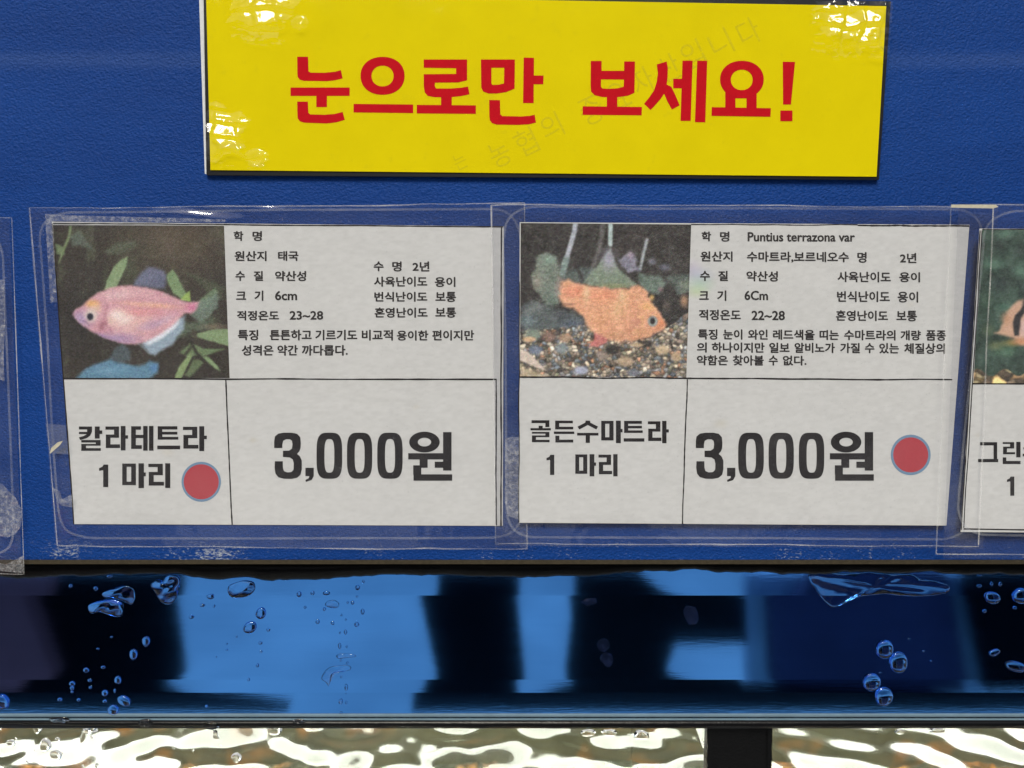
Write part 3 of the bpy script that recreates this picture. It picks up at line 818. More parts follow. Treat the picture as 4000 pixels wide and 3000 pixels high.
def paint_stripe(X, Y):           # source pixels
    c = Canvas(X, Y, (58, 78, 68))
    c.mottle(26, 60, 3, (.8,1,.9)); c.mottle(22, 22, 31, (.9,1,.9))
    for x, y_, rx, ry, col in ((3930,910,60,30,(96,130,112)), (3880,1030,70,40,(92,128,108)), (3990,1060,60,40,(96,130,112)), (3900,960,50,40,(44,56,52)), (3910,1110,60,60,(48,62,60)),
                               (3990,980,50,50,(50,62,58)), (3850,1180,40,60,(74,100,82)), (3930,1200,60,30,(84,120,104)), (3860,1290,40,40,(94,110,84)), (3930,1370,80,40,(84,122,96)),
                               (4000,1390,60,40,(44,62,54)), (3890,1350,50,30,(110,120,80)), (3950,1340,60,22,(150,140,80)), (4040,1300,60,60,(70,100,84))):
        c.blob(x, y_, rx, ry, col, .8)
    c.mottle(12, 16, 66)
    c.poly([(3900,1290),(3935,1215),(3975,1175),(4060,1150),(4200,1180),(4300,1260),(4240,1360),(4100,1370),(3990,1350),(3960,1320),(3920,1308),(3885,1300)], (206,164,138), 9, 1, 8)
    c.blob(4010, 1280, 50, 60, (214,184,184), .9); c.blob(3930, 1245, 34, 40, (196,146,112), .7); c.blob(3985, 1335, 60, 24, (206,140,96), .8)
    c.poly([(3965,1230),(3985,1210),(4010,1175),(4030,1150),(4015,1200),(3985,1245),(3980,1310),(3962,1310),(3955,1260)], (46,46,48), 5, 1, 4)
    c.poly([(4000,1140),(4060,1120),(4040,1190),(3990,1220)], (52,54,52), 8, .9, 4)
    stones(c, lambda X, Y: Y > 1455 + 14*np.sin(X/17.), 5, 70, 34, [(206,172,112),(196,150,96),(176,140,100),(130,112,92),(210,190,140)], (3780, 4600, 1430, 1520))
    c.gs = 8; c.sat = .9
    return c.finish(6, 8)

# ------------------------------------------------------------------ paper cards in clear sleeves
def paper_sheet(corners, Y, parent, seed, smear=None, stains=()):
    nx, ny = 300, 200
    X, Yp, u, v = quad_grid(corners, nx, ny)
    n1 = fbm(X, Yp, 200, seed); n2 = fbm(X*.4, Yp, 9, seed + 5, 2)
    k = .60*(1 + .05*(n1 - .5) + .15*(n2 - .5))
    col = np.stack([k*1.0, k*1.0, k*.99], -1)
    def tint(m, c):
        nonlocal col
        col = col*(1 - m[..., None]) + col*np.array(c)*m[..., None]
    for sx, sy, r, a in stains:
        q = np.clip(1 - np.hypot((X-sx)/(r*1.6), (Yp-sy)/r) + .5*(fbm(X, Yp, 12, seed) - .5), 0, 1)
        tint(q*a, (.86,.78,.62))
    if smear:
        for sx, sy, rx, ry, c in smear:
            q = np.clip(1 - np.hypot((X-sx)/rx, (Yp-sy)/ry), 0, 1); tint(q, c)
    w = P(X, Yp, Y)
    # a thin sheet: front grid plus rim
    V = w.reshape(-1, 3)
    return mesh('paper', V, grid_faces(nx, ny), M['paper'], parent, True, col)
def picture(corners, fn, Y, parent, nx, ny, tfz=None):
    X, Yp, u, v = quad_grid(corners, nx, ny)
    ox, oy, s = tfz or (0, 0, 1)
    col = fn((X - ox)*s, (Yp - oy)*s)
    return mesh('fish_picture', P(X, Yp, Y).reshape(-1, 3), grid_faces(nx, ny), M['paint'], parent, True, col)
def ribbon(mb, pts, w, Y):
    """a strip of width w px along a pixel polyline"""
    p = np.array(pts, float); n = len(p)
    t = np.gradient(p, axis=0); t /= np.linalg.norm(t, axis=1)[:, None] + 1e-9
    nrm = np.stack([-t[:, 1], t[:, 0]], -1)
    w = np.broadcast_to(np.asarray(w, float), (n,))[:, None]
    a, b_ = p + nrm*w/2, p - nrm*w/2
    V = np.concatenate([P(a[:,0], a[:,1], Y), P(b_[:,0], b_[:,1], Y)])
    mb.add(V, [(i, i+1, n+i+1, n+i) for i in range(n-1)])
def wobble(a, b_, n, amp, seed):
    r = np.random.default_rng(seed)
    t = np.linspace(0, 1, n)
    base = np.array(a)[None]*(1-t)[:, None] + np.array(b_)[None]*t[:, None]
    d = np.array([-(b_[1]-a[1]), b_[0]-a[0]], float); d /= np.hypot(*d)
    k = np.interp(t, np.linspace(0, 1, 9), np.concatenate([[0], r.normal(0, 1, 7), [0]]))
    return base + d[None]*(k*amp)[:, None]
def rounded(c, r, n=10):
    out = []
    c = [np.array(q, float) for q in c]
    for i in range(4):
        p, a, z = c[i], c[i-1], c[(i+1) % 4]
        da, dz = (a-p)/np.linalg.norm(a-p), (z-p)/np.linalg.norm(z-p)
        for k in range(n + 1):
            t = k/n
            q = (p + da*r)*(1-t)**2 + 2*p*t*(1-t) + (p + dz*r)*t**2
            out.append(tuple(q))
    out.append(out[0])
    return out
def sleeve(card, c, Y, seed, seam, seam_r, glare=()):
    nx, ny = 260, 180
    X, Yp, u, v = quad_grid(c, nx, ny)
    # edges are not cut quite straight; the film bows out a little between its taped edges
    ed = np.minimum(np.minimum(u, 1-u), np.minimum(v, 1-v))
    Yp = Yp + (fbm(X, Yp*0, 420, seed) - .5)*14*(1 - 2*np.minimum(v, 1-v))
    h = .0006*np.clip(ed*10, 0, 1) + .0009*(fbm(X, Yp, 260, seed + 3) - .5)*np.clip(ed*12, 0, 1)
    for gx, gy, rx, ry, t in glare:
        q = np.exp(-((X-gx)/rx)**2 - ((Yp-gy)/ry)**2)
        h = h + q*((Yp-gy)*PX*t - (X-gx)*PX*.12)
    w = P(X, Yp, 0); w[..., 1] = Y - h
    V = w.reshape(-1, 3)
    f = mesh('sleeve', V, grid_faces(nx, ny), M['sleeve'], card, True)
    idx = np.arange(nx*ny).reshape(ny, nx)
    loop = np.stack([np.concatenate([X[0], X[1:, -1], X[-1, ::-1][1:], X[::-1, 0][1:]]), np.concatenate([Yp[0], Yp[1:, -1], Yp[-1, ::-1][1:], Yp[::-1, 0][1:]])], -1)
    b = MB(); r = np.random.default_rng(seed)
    ribbon(b, loop, 4 + 1.4*np.interp(np.arange(len(loop)), np.linspace(0, len(loop), 60), r.normal(0, 1, 60)), Y - .0012)
    b.build('sleeve_edge', M['film_edge'], f)
    b = MB(); pl = rounded(seam, seam_r, 14)
    pts = []
    for (x0, y0), (x1, y1) in zip(pl[:-1], pl[1:]):
        k = max(2, int(math.hypot(x1-x0, y1-y0)/40))
        for i in range(k): pts.append((x0 + (x1-x0)*i/k, y0 + (y1-y0)*i/k))
    pts.append(pl[-1])
    pts = np.array(pts); pts += np.stack([np.interp(np.arange(len(pts)), np.linspace(0, len(pts), 26), r.normal(0, 2.5, 26)) for _ in (0, 1)], -1)
    ribbon(b, pts, 9, Y - .0018)
    b.build('weld_seam', M['weld'], f)
    return f
def tape(parent, pts, Y, mat='tape', name='adhesive_tape'):
    b = MB(); b.poly(pts, Y); return b.build(name, M[mat], parent)
def dot(parent, cx, cy, Y, ro=77, ri=69):
    b = MB(); b.poly(ellipse(cx, cy, ri, ri), Y); o = b.build('red_dot', M['dot_red'], parent)
    b = MB(); b.poly([ellipse(cx, cy, ro, ro + 1), ellipse(cx, cy, ri - .5, ri - .5)], Y - 1e-5); b.build('dot_rim', M['dot_rim'], parent)
def lines(parent, segs, Y):
    for pts, w in segs:
        b = MB(); r = np.random.default_rng(int(abs(pts[0][0]*7 + pts[0][1])))
        q = wobble(pts[0], pts[1], 40, .9, int(pts[0][0]) + 1)
        ribbon(b, q, w*np.clip(1 + .12*r.normal(0, 1, 40), .7, 1.4), Y)
        b.build('frame_line', M['black_ink'], parent)

GRP = 'price cards taped along the board'
# --- sleeve at the far left
YL = -.0008
c0 = empty('price_card', P(30, 1550, YL), 'clear plastic sleeve cut off by the left edge, dirty tape at its lower corner', 'price card', GRP)
s0 = sleeve(c0, [(-1700,835),(46,848),(94,2240),(-1650,2215)], YL - .0012, 5, [(-1640,890),(8,905),(58,2170),(-1600,2150)], 110)
tape(s0, [(0-60,1095),(18,1092),(20,1250),(14,1400),(18,1490),(-10,1478),(-60,1480)], YL - .0036)
tape(s0, [(-40,1885),(8,1890),(40,1925),(62,1945),(82,1985),(88,2010),(80,2060),(60,2085),(30,2100),(-40,2085)], YL - .0036)
tape(s0, [(-40,2190),(20,2205),(52,2190),(90,2170),(92,2238),(-40,2228)], YL - .0035)
# --- first whole card
Y1 = -.0006
c1 = empty('price_card', P(1100, 1450, Y1), 'price card with a pink fish picture on a dark leafy background', 'price card', GRP)
p1 = paper_sheet([(203,866),(1968,884),(1964,2054),(289,2047)], Y1, c1, 3, None, ((990,1720,14,.5),(1625,1590,12,.4),(655,1765,22,.35)))
picture([(206,879),(875,882),(897,1477),(246,1478)], paint_pink, Y1 - 6e-5, p1, 300, 270, (0, 760, 2.212))
lines(p1, [(((205,876),(288,2046)),5), (((206,873),(880,877)),4), (((875,877),(1966,886)),5), (((246,1479),(1940,1482)),6), (((882,1480),(907,2050)),5),
           (((1938,1482),(1939,2052)),5), (((1959,888),(1957,2054)),6)], Y1 - 9e-5)
dot(p1, 786, 1882, Y1 - 1.0e-4)
b = MB(); T = Z(880, 760, 1.8433)
for t, x0, y0, x1, y1 in (('학',62,265,128,333),('명',198,265,262,333),('원산지',68,408,295,478),('태국',382,408,525,476),('수',75,552,140,620),('질',207,552,270,620),
        ('약산성',360,552,580,622),('크',80,700,148,756),('기',212,693,272,764),('6cm',360,695,515,760),('적정온도',86,838,385,905),('23~28',465,840,703,900),
        ('특징',92,975,235,1048),('튼튼하고',322,975,620,1048),('기르기도',650,975,948,1048),('비교적',985,975,1205,1050),('용이한',1237,980,1460,1050),('편이지만',1492,978,1790,1050),
        ('성격은',120,1085,345,1158),('약간',377,1085,520,1158),('까다롭다.',553,1085,880,1158),('수',1070,483,1138,550),('명',1204,483,1268,552),('2년',1350,483,1468,552),
        ('사육난이도',1073,592,1453,662),('용이',1510,595,1655,664),('번식난이도',1075,702,1453,770),('보통',1515,702,1660,772),('혼영난이도',1077,815,1455,885),('보통',1515,815,1660,885)):
    word(b, t, (x0, y0, x1, y1), T, Y1 - 1.0e-4)
b.build('info_text', M['small_ink'], p1)
g = Glyphs(Y1 - 1.0e-4); T = Z(0, 1480, 2.011)
for gl, bx in ((KAL,(620,372,803,565)),(RA,(828,370,1005,562)),(TE,(1030,370,1205,563)),(TEU,(1235,372,1415,553)),(RA,(1437,372,1625,567)),
               (ONE,(778,673,850,850)),(MA,(960,663,1145,858)),(RI,(1165,663,1337,857))):
    g.unit(gl, *bx, T)
g.mb.build('name_text', M['black_ink'], p1)
g = Glyphs(Y1 - 1.0e-4); price_glyphs(g); g.mb.build('price_text', M['black_ink'], p1)
s1 = sleeve(c1, [(115,812),(2049,793),(2059,2145),(224,2130)], Y1 - .0009, 8, [(148,832),(2030,815),(2040,2103),(232,2103)], 130,
            ((780,832,120,20,.44),(1030,806,64,15,.44)))
YT = Y1 - .0030
tape(s1, [(176,836),(300,842),(700,852),(880,858),(880,868),(208,866),(222,1180),(196,1182)], YT)
tape(s1, [(178,1655),(255,1660),(268,1775),(196,1770)], YT, 'weld', 'film_patch')
tape(s1, [(206,1905),(232,1918),(244,1950),(280,1930),(284,1982),(240,1976),(226,1960)], YT)
tape(s1, [(195,1768),(200,1750),(225,1728),(246,1722),(235,1738),(208,1762),(196,1772)], YT - .0002, 'flake', 'torn_film')
# --- second whole card
Y2 = -.0036
c2 = empty('price_card', P(2900, 1450, Y2), 'price card with an orange fish over gravel in its picture', 'price card', GRP)
p2 = paper_sheet([(2030,868),(3787,878),(3697,2053),(2028,2042)], Y2, c2, 17,
     ((2728,1075,75,40,(.80,.84,.98)),(2735,1110,70,40,(.78,.98,.82)),(2720,1140,60,30,(.90,1.0,.72)),(2705,1045,50,40,(.92,.86,1.0))), ((2815,1655,24,.4),(3555,1190,14,.25)))
picture([(2034,871),(2700,877),(2681,1475),(2031,1471)], paint_gold, Y2 - 6e-5, p2, 300, 270, (1900, 760, 2.2118))
lines(p2, [(((2700,877),(3350,878)),4), (((3350,880),(3786,883)),6), (((2031,1473),(2700,1478)),6), (((2700,1478),(3720,1483)),6), (((2685,1482),(2666,2046)),5), (((2029,1100),(2027,2040)),4)], Y2 - 9e-5)
dot(p2, 3557.5, 1777, Y2 - 1.0e-4, 78, 69)
b = MB(); T = Z(2650, 760, 1.6385)
for t, x0, y0, x1, y1, sk in (('학',150,238,208,298,0),('명',268,238,325,300,0),('Puntius terrazona var',445,243,1128,300,2),('원산지',143,365,345,428,1),('수마트라,보르네오수',440,367,1090,434,3),
        ('명',1147,370,1203,435,0),('2년',1420,375,1522,437,0),('수',140,490,200,552,0),('질',257,490,315,552,0),('약산성',437,491,635,555,2),('사육난이도',1020,495,1358,560,3),('용이',1415,498,1545,560,1),
        ('크',135,620,193,672,0),('기',250,615,305,680,0),('6Cm',425,617,572,675,1),('번식난이도',1017,620,1352,687,2),('용이',1405,622,1533,690,1),('적정온도',133,738,398,803,2),
        ('22~28',470,745,680,803,1),('혼영난이도',1010,743,1340,808,2),('보통',1397,745,1525,810,0),
        ('특징',127,863,248,927,1),('눈이',288,864,408,927,1),('와인',447,865,570,928,1),('레드색을',607,866,870,929,2),('띠는',905,868,1025,930,1),('수마트라의',1062,868,1388,932,2),('개량',1423,870,1550,932,1),('품종',1587,870,1712,934,1),
        ('의',120,948,180,1010,0),('하나이지만',215,948,550,1011,2),('일보',583,949,710,1012,1),('알비노가',745,950,1000,1013,1),('가질',1037,951,1160,1014,1),('수',1195,952,1253,1014,0),('있는',1287,952,1410,1016,1),('체질상의',1447,953,1705,1018,1),
        ('약함은',120,1030,315,1092,1),('찾아볼',350,1030,545,1093,1),('수',580,1031,635,1093,0),('없다.',670,1032,818,1093,1)):
    word(b, t, (x0, y0, x1, y1), T, Y2 - 1.0e-4, skew=sk)
b.build('info_text', M['small_ink'], p2)
g = Glyphs(Y2 - 1.0e-4); T = Z(1900, 1480, 2.074)
for gl, bx in ((GOL,(357,335,522,513)),(DEUN,(547,338,712,515)),(SU,(735,338,908,518)),(MA,(930,338,1103,520)),(TEU,(1112,340,1280,508)),(RA,(1308,340,1478,521)),
               (ONE,(487,615,550,778)),(MA,(720,610,888,790)),(RI,(908,610,1063,790))):
    g.unit(gl, *bx, T)
g.mb.build('name_text', M['black_ink'], p2)
g = Glyphs(Y2 - 1.0e-4); price_glyphs(g, 1647, 0); g.mb.build('price_text', M['black_ink'], p2)
s2 = sleeve(c2, [(1919,801),(3880,806),(3822,2131),(1936,2125)], Y2 - .0009, 12, [(1968,810),(3845,818),(3790,2108),(1978,2098)], 120)
YT = Y2 - .0030
tape(s2, [(1972,1715),(2000,1706),(2027,1708),(2026,2030),(1985,2015),(1972,1960)], YT)
# --- third card, cut by the right edge
Y3 = -.0066
c3 = empty('price_card', P(3900, 1450, Y3), 'price card with a striped fish picture, cut off by the right edge', 'price card', GRP)
p3 = paper_sheet([(3826,893),(5600,900),(5520,2090),(3752,2078)], Y3, c3, 29, None, ((3820,1700,12,.3),))
picture([(3838,897),(4480,900),(4450,1498),(3802,1497)], paint_stripe, Y3 - 6e-5, p3, 280, 260)
lines(p3, [(((3836,896),(4480,899)),4), (((3800,1499),(5500,1504)),6), (((3829,900),(3755,2070)),4), (((3836,900),(3765,2062)),4), (((3764,2066),(5500,2076)),5)], Y3 - 9e-5)
g = Glyphs(Y3 - 1.0e-4); T = Z(2650, 1480, 1.6385)
for gl, bx in ((GEU,(1918,405,2047,533)),(RIN,(2070,403,2190,545)),(SU,(2204,405,2330,540)),(ONE,(2103,625,2150,748))):
    g.unit(gl, *bx, T)
g.mb.build('name_text', M['black_ink'], p3)
s3 = sleeve(c3, [(3715,797),(5650,800),(5600,2170),(3657,2162)], Y3 - .0009, 15, [(3850,825),(5600,826),(5560,2100),(3735,2086)], 120)
YT = Y3 - .0030
tape(s3, [(3716,799),(3890,800),(3900,808),(3880,814),(3716,811)], YT, 'flake', 'torn_film')
b = MB(); ribbon(b, wobble((3880,815),(3822,2128), 60, 2.0, 4), 6, YT); b.build('fold_line', M['film_edge'], s3)

# ------------------------------------------------------------------ yellow sign
YS0 = -.0030
sign = empty('warning_sign', P(2130, 340, YS0), 'glossy yellow sign with large red lettering and black border, top of the board', 'sign')
b = MB(); b.poly([(795,-60),(3480,5),(3433,702),(808,684)], YS0 + .0006, .0022); back = b.build('backing', M['black_board'], sign)
b = MB(); b.poly([(776,-60),(794,-60),(806,679),(800,679)], YS0 + .0003, .002); b.build('white_side', M['white_edge'], sign)
face_c = [(805,-22),(3462,24),(3424,690),(822,664)]
b = MB(); b.poly(face_c, YS0, .0006); face = b.build('face', M['yellow'], sign)
g = Glyphs(YS0 - 6e-5)
A = Z(750, 0, 1.58); B = Z(2100, 0, 1.58)
for q in ([(649,350),(716,350),(719,440),(732,448),(820,449),(880,443),(919,433),(930,484),(880,496),(830,501),(690,499),(665,492),(652,475),(650,455)],
          R(608,540,973,592), R(767,592,833,661),
          [(649,627),(715,627),(718,695),(730,706),(820,708),(880,703),(930,691),(943,740),(890,755),(830,762),(690,757),(665,748),(652,730),(650,700)],
          [(997,641),(1365,645),(1365,698),(997,694)],
          [(1430,367),(1698,367),(1698,496),(1640,509),(1500,510),(1498,530),(1506,546),(1600,546),(1660,541),(1704,534),(1713,582),(1660,593),(1600,599),(1500,600),(1455,592),(1436,570),(1430,530),(1430,458),(1630,456),(1630,421),(1430,418)],
          R(1537,597,1603,649), [(1387,647),(1752,650),(1752,703),(1387,700)],
          [(2047,355),(2111,357),(2110,466),(2170,466),(2168,520),(2109,520),(2109,636),(2043,636)],
          [(1834,617),(1901,618),(1903,705),(1914,716),(2030,719),(2085,715),(2115,708),(2123,756),(2080,767),(2010,771),(1880,769),(1852,760),(1838,742),(1835,715)]):
    g.add([A(q)])
g.add([A(ellipse(1176,468,136,117,64,2.15)), A(ellipse(1176,469,68,64,56,2.1))])
g.add([A([(1783,367),(1993,367),(1991,547),(1940,568),(1880,577),(1830,577),(1797,565),(1785,540)]), A([(1848,418),(1927,418),(1925,515),(1890,523),(1855,524),(1848,515)])])
g.mb.build('lettering', M['red_ink'], face)
g = Glyphs(YS0 - 6e-5)
g.add([B([(328,376),(395,376),(395,437),(534,437),(534,379),(601,379),(598,573),(560,590),(510,598),(470,600),(400,599),(352,588),(330,565),(327,530)]),
       B([(392,490),(533,491),(531,535),(495,545),(440,548),(400,546),(391,535)])])
for q in (R(427,596,492,658), [(278,656),(644,660),(642,712),(278,709)],
          [(735,398),(797,379),(804,420),(802,480),(797,522),(825,535),(845,575),(877,650),(829,676),(800,625),(781,578),(760,610),(725,650),(697,679),(657,640),(690,600),(720,555),(735,505),(742,450)],
          R(837,486,893,545), [(894,374),(957,374),(945,746),(882,746)], [(985,374),(1047,375),(1035,755),(971,754)],
          R(1158,565,1221,668), R(1289,567,1352,668), R(1221,585,1289,607), [(1075,661),(1440,668),(1437,721),(1073,715)],
          [(1513,381),(1589,382),(1564,645),(1515,645)], R(1498,682,1573,748)):
    g.add([B(q)])
g.add([B(ellipse(1261,490,135,115,64,2.1)), B(ellipse(1260,493,67,63,56,2.1))])
g.mb.build('lettering', M['red_ink'], face)
b = MB(); th = math.radians(-25.9)
def rot_word(t, cx, cy, h):
    v, f = font_mesh(t, -.004)
    w = .78*h
    q = [(cx + (a-.5)*w*math.cos(th) - (.5-c_)*h*math.sin(th), cy + (a-.5)*w*math.sin(th) + (.5-c_)*h*math.cos(th)) for a, c_ in v]
    b.add(P([p[0] for p in q], [p[1] for p in q], YS0 - 3e-5), f)
for t, cx, cy, h in (('는',1797,630,62),('농',1952,601,100),('협',2054,555,104),('의',2154,494,100),('중',2309,432,108),('요',2412,374,104),('자',2511,316,104),('산',2612,264,104),
                     ('입',2706,212,104),('니',2815,168,104),('다',2925,124,104)):
    rot_word(t, cx, cy, h)
b.build('ghost_print', M['ghost_ink'], face)
# clear laminate over the print, lifted and crinkled at three corners
nx, ny = 900, 240
X, Yp, u, v = quad_grid([(800,-24),(3468,22),(3430,694),(817,668)], nx, ny)
hh = np.zeros_like(X)
def crinkle(cx, cy, r, tx, tz, seed, amp, hole=.0):
    d = np.hypot(X-cx, (Yp-cy))/r + .8*(fbm(X, Yp, 70, seed + 50) - .5)
    m = np.clip(1.25 - d, 0, 1); m = m*m*(3-2*m)
    wx, wy = (fbm(X, Yp, 90, seed + 20, 2) - .5)*70, (fbm(X, Yp, 100, seed + 30, 2) - .5)*52
    def saw(q):                                   # a slow rise and a quick fall, rounded off
        f = q - np.floor(q); t = np.clip((f - .76)/.24, 0, 1)
        return np.where(f < .76, f/.76, 1 - t*t*(3 - 2*t))
    L1, L2 = 62., 84.
    hs = saw((Yp + wy)/L1)*L1*.76*PX*tz + saw((X + wx)*np.sign(tx)/L2)*L2*.76*PX*abs(tx)
    return m*(hs + amp*.14*(fbm(X, Yp, 46, seed, 3) - .5)), m
LAM = []
for cx, cy, r, tx, tz, sd, am in ((1040,65,115,-.08,.30,1,.0011),(3350,85,165,.27,.30,2,.0011),(885,555,105,-.10,.36,3,.0012),(1015,640,46,-.10,.38,7,.0010),(1180,105,30,-.08,.30,8,.0010)):
    h_, m_ = crinkle(cx, cy, r, tx, tz, sd, am); hh += h_
hh += .00025*(fbm(X, Yp, 300, 99) - .5)
w = P(X, Yp, 0); w[..., 1] = YS0 - .0016 - hh
lam = mesh('laminate', w.reshape(-1, 3), grid_faces(nx, ny), M['laminate'], sign, True)

# ------------------------------------------------------------------ water on the rail and the tank panes
def dome(cx, cy, rx, ry, rot=0.0, Yf=None, h=None, seed=0, wob=.08, outline=None):
    r = np.random.default_rng(seed)
    n = 28
    if outline is not None:
        o = np.array(outline, float)
        seg = np.linalg.norm(np.roll(o, -1, 0) - o, axis=1); cum = np.concatenate([[0], np.cumsum(seg)])
        n = max(28, int(cum[-1]/9))
        t = np.linspace(0, cum[-1], n, endpoint=False); oc = np.vstack([o, o[:1]])
        ex = np.interp(t, cum, oc[:, 0]); ey = np.interp(t, cum, oc[:, 1])
        for _ in range(2):
            ex = (np.roll(ex,1) + 2*ex + np.roll(ex,-1))/4; ey = (np.roll(ey,1) + 2*ey + np.roll(ey,-1))/4
        cx, cy = ex.mean(), ey.mean()
        ring = np.stack([ex - cx, ey - cy], -1); rr = np.sqrt(abs(np.sum(ex*np.roll(ey,-1) - np.roll(ex,-1)*ey))/2/math.pi)*.8
    else:
        a = np.linspace(0, 2*math.pi, n, endpoint=False)
        k = 1 + wob*np.interp(a, np.linspace(0, 2*math.pi, 8), (lambda q: np.concatenate([q, q[:1]]))(r.normal(0, .7, 7)))
        x, y_ = rx*k*np.cos(a), ry*k*np.sin(a)
        ring = np.stack([x*math.cos(rot) - y_*math.sin(rot), x*math.sin(rot) + y_*math.cos(rot)], -1); rr = min(rx, ry)
    hgt = (h if h is not None else .50)*rr*PX
    q = [1, .985, .95, .88, .76, .6, .42, .22]
    V, F = [], []
    for s_ in q:
        pts = ring*s_
        for (dx, dy) in pts:
            if Yf is None: p, nr, _ = facet_hit(cx + dx, cy + dy)
            else: p, nr = P(cx + dx, cy + dy, Yf), np.array([0,-1,0])
            hn = 1.0 if outline is None else 1 + .30*math.sin((cx+dx)/17. + seed)*math.sin((cy+dy)/9. + (cx+dx)/31.)
            V.append(p + nr*(hgt*hn*math.sqrt(max(0, 1 - s_*s_)) + .00008))
    m = len(q)
    for a_ in range(m-1):
        for i in range(n):
            F.append((a_*n+i, a_*n+(i+1) % n, (a_+1)*n+(i+1) % n, (a_+1)*n+i))
    c_ = facet_hit(cx, cy)[:2] if Yf is None else (P(cx, cy, Yf), np.array([0,-1,0]))
    V.append(c_[0] + c_[1]*(hgt + .00008)); k = len(V) - 1
    for i in range(n): F.append(((m-1)*n+i, (m-1)*n+(i+1) % n, k))
    if Yf is not None:
        V.append(c_[0] + c_[1]*.00007); k = len(V) - 1        # closed behind
        for i in range(n): F.append(((i+1) % n, i, k))
    F = [tuple(reversed(f)) for f in F]
    return V, F
def drop(label, group=None, cx=0, cy=0, rx=10, ry=10, rot=0.0, Yf=None, h=None, outline=None, wob=.08):
    V, F = dome(cx, cy, rx, ry, rot, Yf, h, int(cx*3 + cy*7), wob, outline)
    o = mesh('water_drop' if outline is None else 'water_blob', V, F, M['drop'], None, True)
    return tag(o, label, 'water drop', group)
Q5 = lambda x, y, rx, ry: (x/1.952, 2150 + y/1.952, rx/1.952, ry/1.952)
Q6 = lambda x, y, rx, ry: (1000 + x/1.952, 2150 + y/1.952, rx/1.952, ry/1.952)
Q7 = lambda x, y, rx, ry: (2000 + x/1.952, 2150 + y/1.952, rx/1.952, ry/1.952)
Q8 = lambda x, y, rx, ry: (3000 + x/1.952, 2150 + y/1.952, rx/1.952, ry/1.952)
def O(ox, pts): return [(ox + x/1.952, 2150 + y/1.952) for x, y in pts]
# single ones
for lab, q, rot in (
    ('oval droplet with white rim, lower of the two on the black reflection', Q5(1017,793,30,42), 0),
    ('blue oval droplet, upper of the two on the black reflection', Q5(1115,695,30,40), 0),
    ('largest blue tilted droplet on the rail lip, left of the bright reflection', Q5(948,1145,54,38), .5),
    ('round dark droplet touching the grey trim line at the left', Q5(865,1213,42,42), 0),
    ('round blue droplet cut off by the left edge of the rail', Q5(15,1152,58,56), 0),
    ('upper half of the tilted droplet pair on the bright blue reflection', Q6(38,480,40,48), .5),
    ('lower half of the tilted droplet pair on the bright blue reflection', Q5(1905,588,52,42), -.7),
    ('upper left bead of the higher pair of large beads at the right', Q8(890,752,70,72), 0),
    ('lower right bead of the higher pair of large beads at the right', Q8(990,853,70,82), 0),
    ('upper left bead of the lower pair of large beads at the right', Q8(792,1003,68,66), 0),
    ('lower right bead of the lower pair of large beads at the right', Q8(882,1110,68,75), 0),
    ('large flat bead at the upper right, right of the wide wet patch', Q8(1710,360,62,46), .2),
    ('blue bead cut off by the right edge, at the top of the rail', Q8(1925,345,66,62), .3),
    ('long blue droplet cut off by the right edge, halfway down the rail', Q8(1890,885,84,36), .25),
    ('small pointed droplet just left of the long one at the right edge', Q8(1725,778,42,26), -.2)):
    drop(lab, None, *q, rot=rot)
# clusters that nothing tells apart
CL = [
 ('small droplet in the loose cluster low on the black left reflection', 'cluster of droplets low on the left', Q5,
  [(657,914,25,20),(786,891,18,13),(900,988,28,33),(553,1015,25,20),(550,1050,18,18),(550,1078,13,10),(685,992,18,13),(690,1045,14,12),(800,1085,27,28),(458,1137,20,16),(600,1138,15,13),(875,1070,10,20),(800,1150,18,14)]),
 ('tiny droplet near the top of the black left reflection', 'tiny droplets at the top left', Q5, [(540,270,16,16),(840,198,25,12),(850,660,12,8),(748,750,14,8),(730,292,20,18)]),
 ('small dark droplet at the left of the bright blue reflection', 'droplets left on the bright reflection', Q5,
  [(1605,352,32,23),(1543,417,20,15),(1460,508,22,17),(1633,424,9,12),(1895,985,12,13),(1575,1188,16,14),(1730,757,10,8),(1805,658,8,8),(1730,712,7,6),(1650,812,6,7)]),
 ('small droplet in the vertical trail down the bright blue reflection', 'trail of droplets on the bright reflection', Q6,
  [(775,282,18,22),(820,236,11,12),(770,350,10,8),(700,396,10,10),(735,398,16,17),(812,466,17,22),(522,446,15,15),(652,492,9,10),(685,527,9,9),(470,541,17,20),(768,565,19,21),(683,624,15,22),
   (640,628,9,9),(637,727,15,24),(692,733,10,11),(648,838,9,10),(696,857,10,11),(651,964,8,11),(688,1045,16,26),(688,1090,7,5),(646,1150,17,22),(688,1160,10,13),(650,1240,14,12),(535,325,28,18),(585,553,16,16)]),
 ('tiny pale droplet between the tilted pair and the trail', 'pale droplets beside the tilted pair', Q6, [(95,604,18,15),(33,705,17,15),(330,335,22,22),(375,433,12,12),(12,878,14,16),(430,325,16,18),(40,770,12,10)]),
 ('tiny droplet on the black reflection at the right end of the rail', 'tiny droplets at the right end', Q8, [(1648,463,18,15),(1880,437,16,14),(1610,190,22,12),(1705,255,14,18),(1770,258,14,20),(1610,270,24,14)]),
 ('tiny droplet on the dark blue reflection near the large beads', 'tiny droplets near the large beads', Q8, [(1243,843,10,8),(1185,768,10,8),(855,932,14,7),(1075,676,12,6)]),
]
for lab, grp, Qn, items in CL:
    for it in items:
        a_ = Qn(*it); drop(lab, grp, a_[0], a_[1], a_[2]*.9, a_[3]*.9, wob=.14)
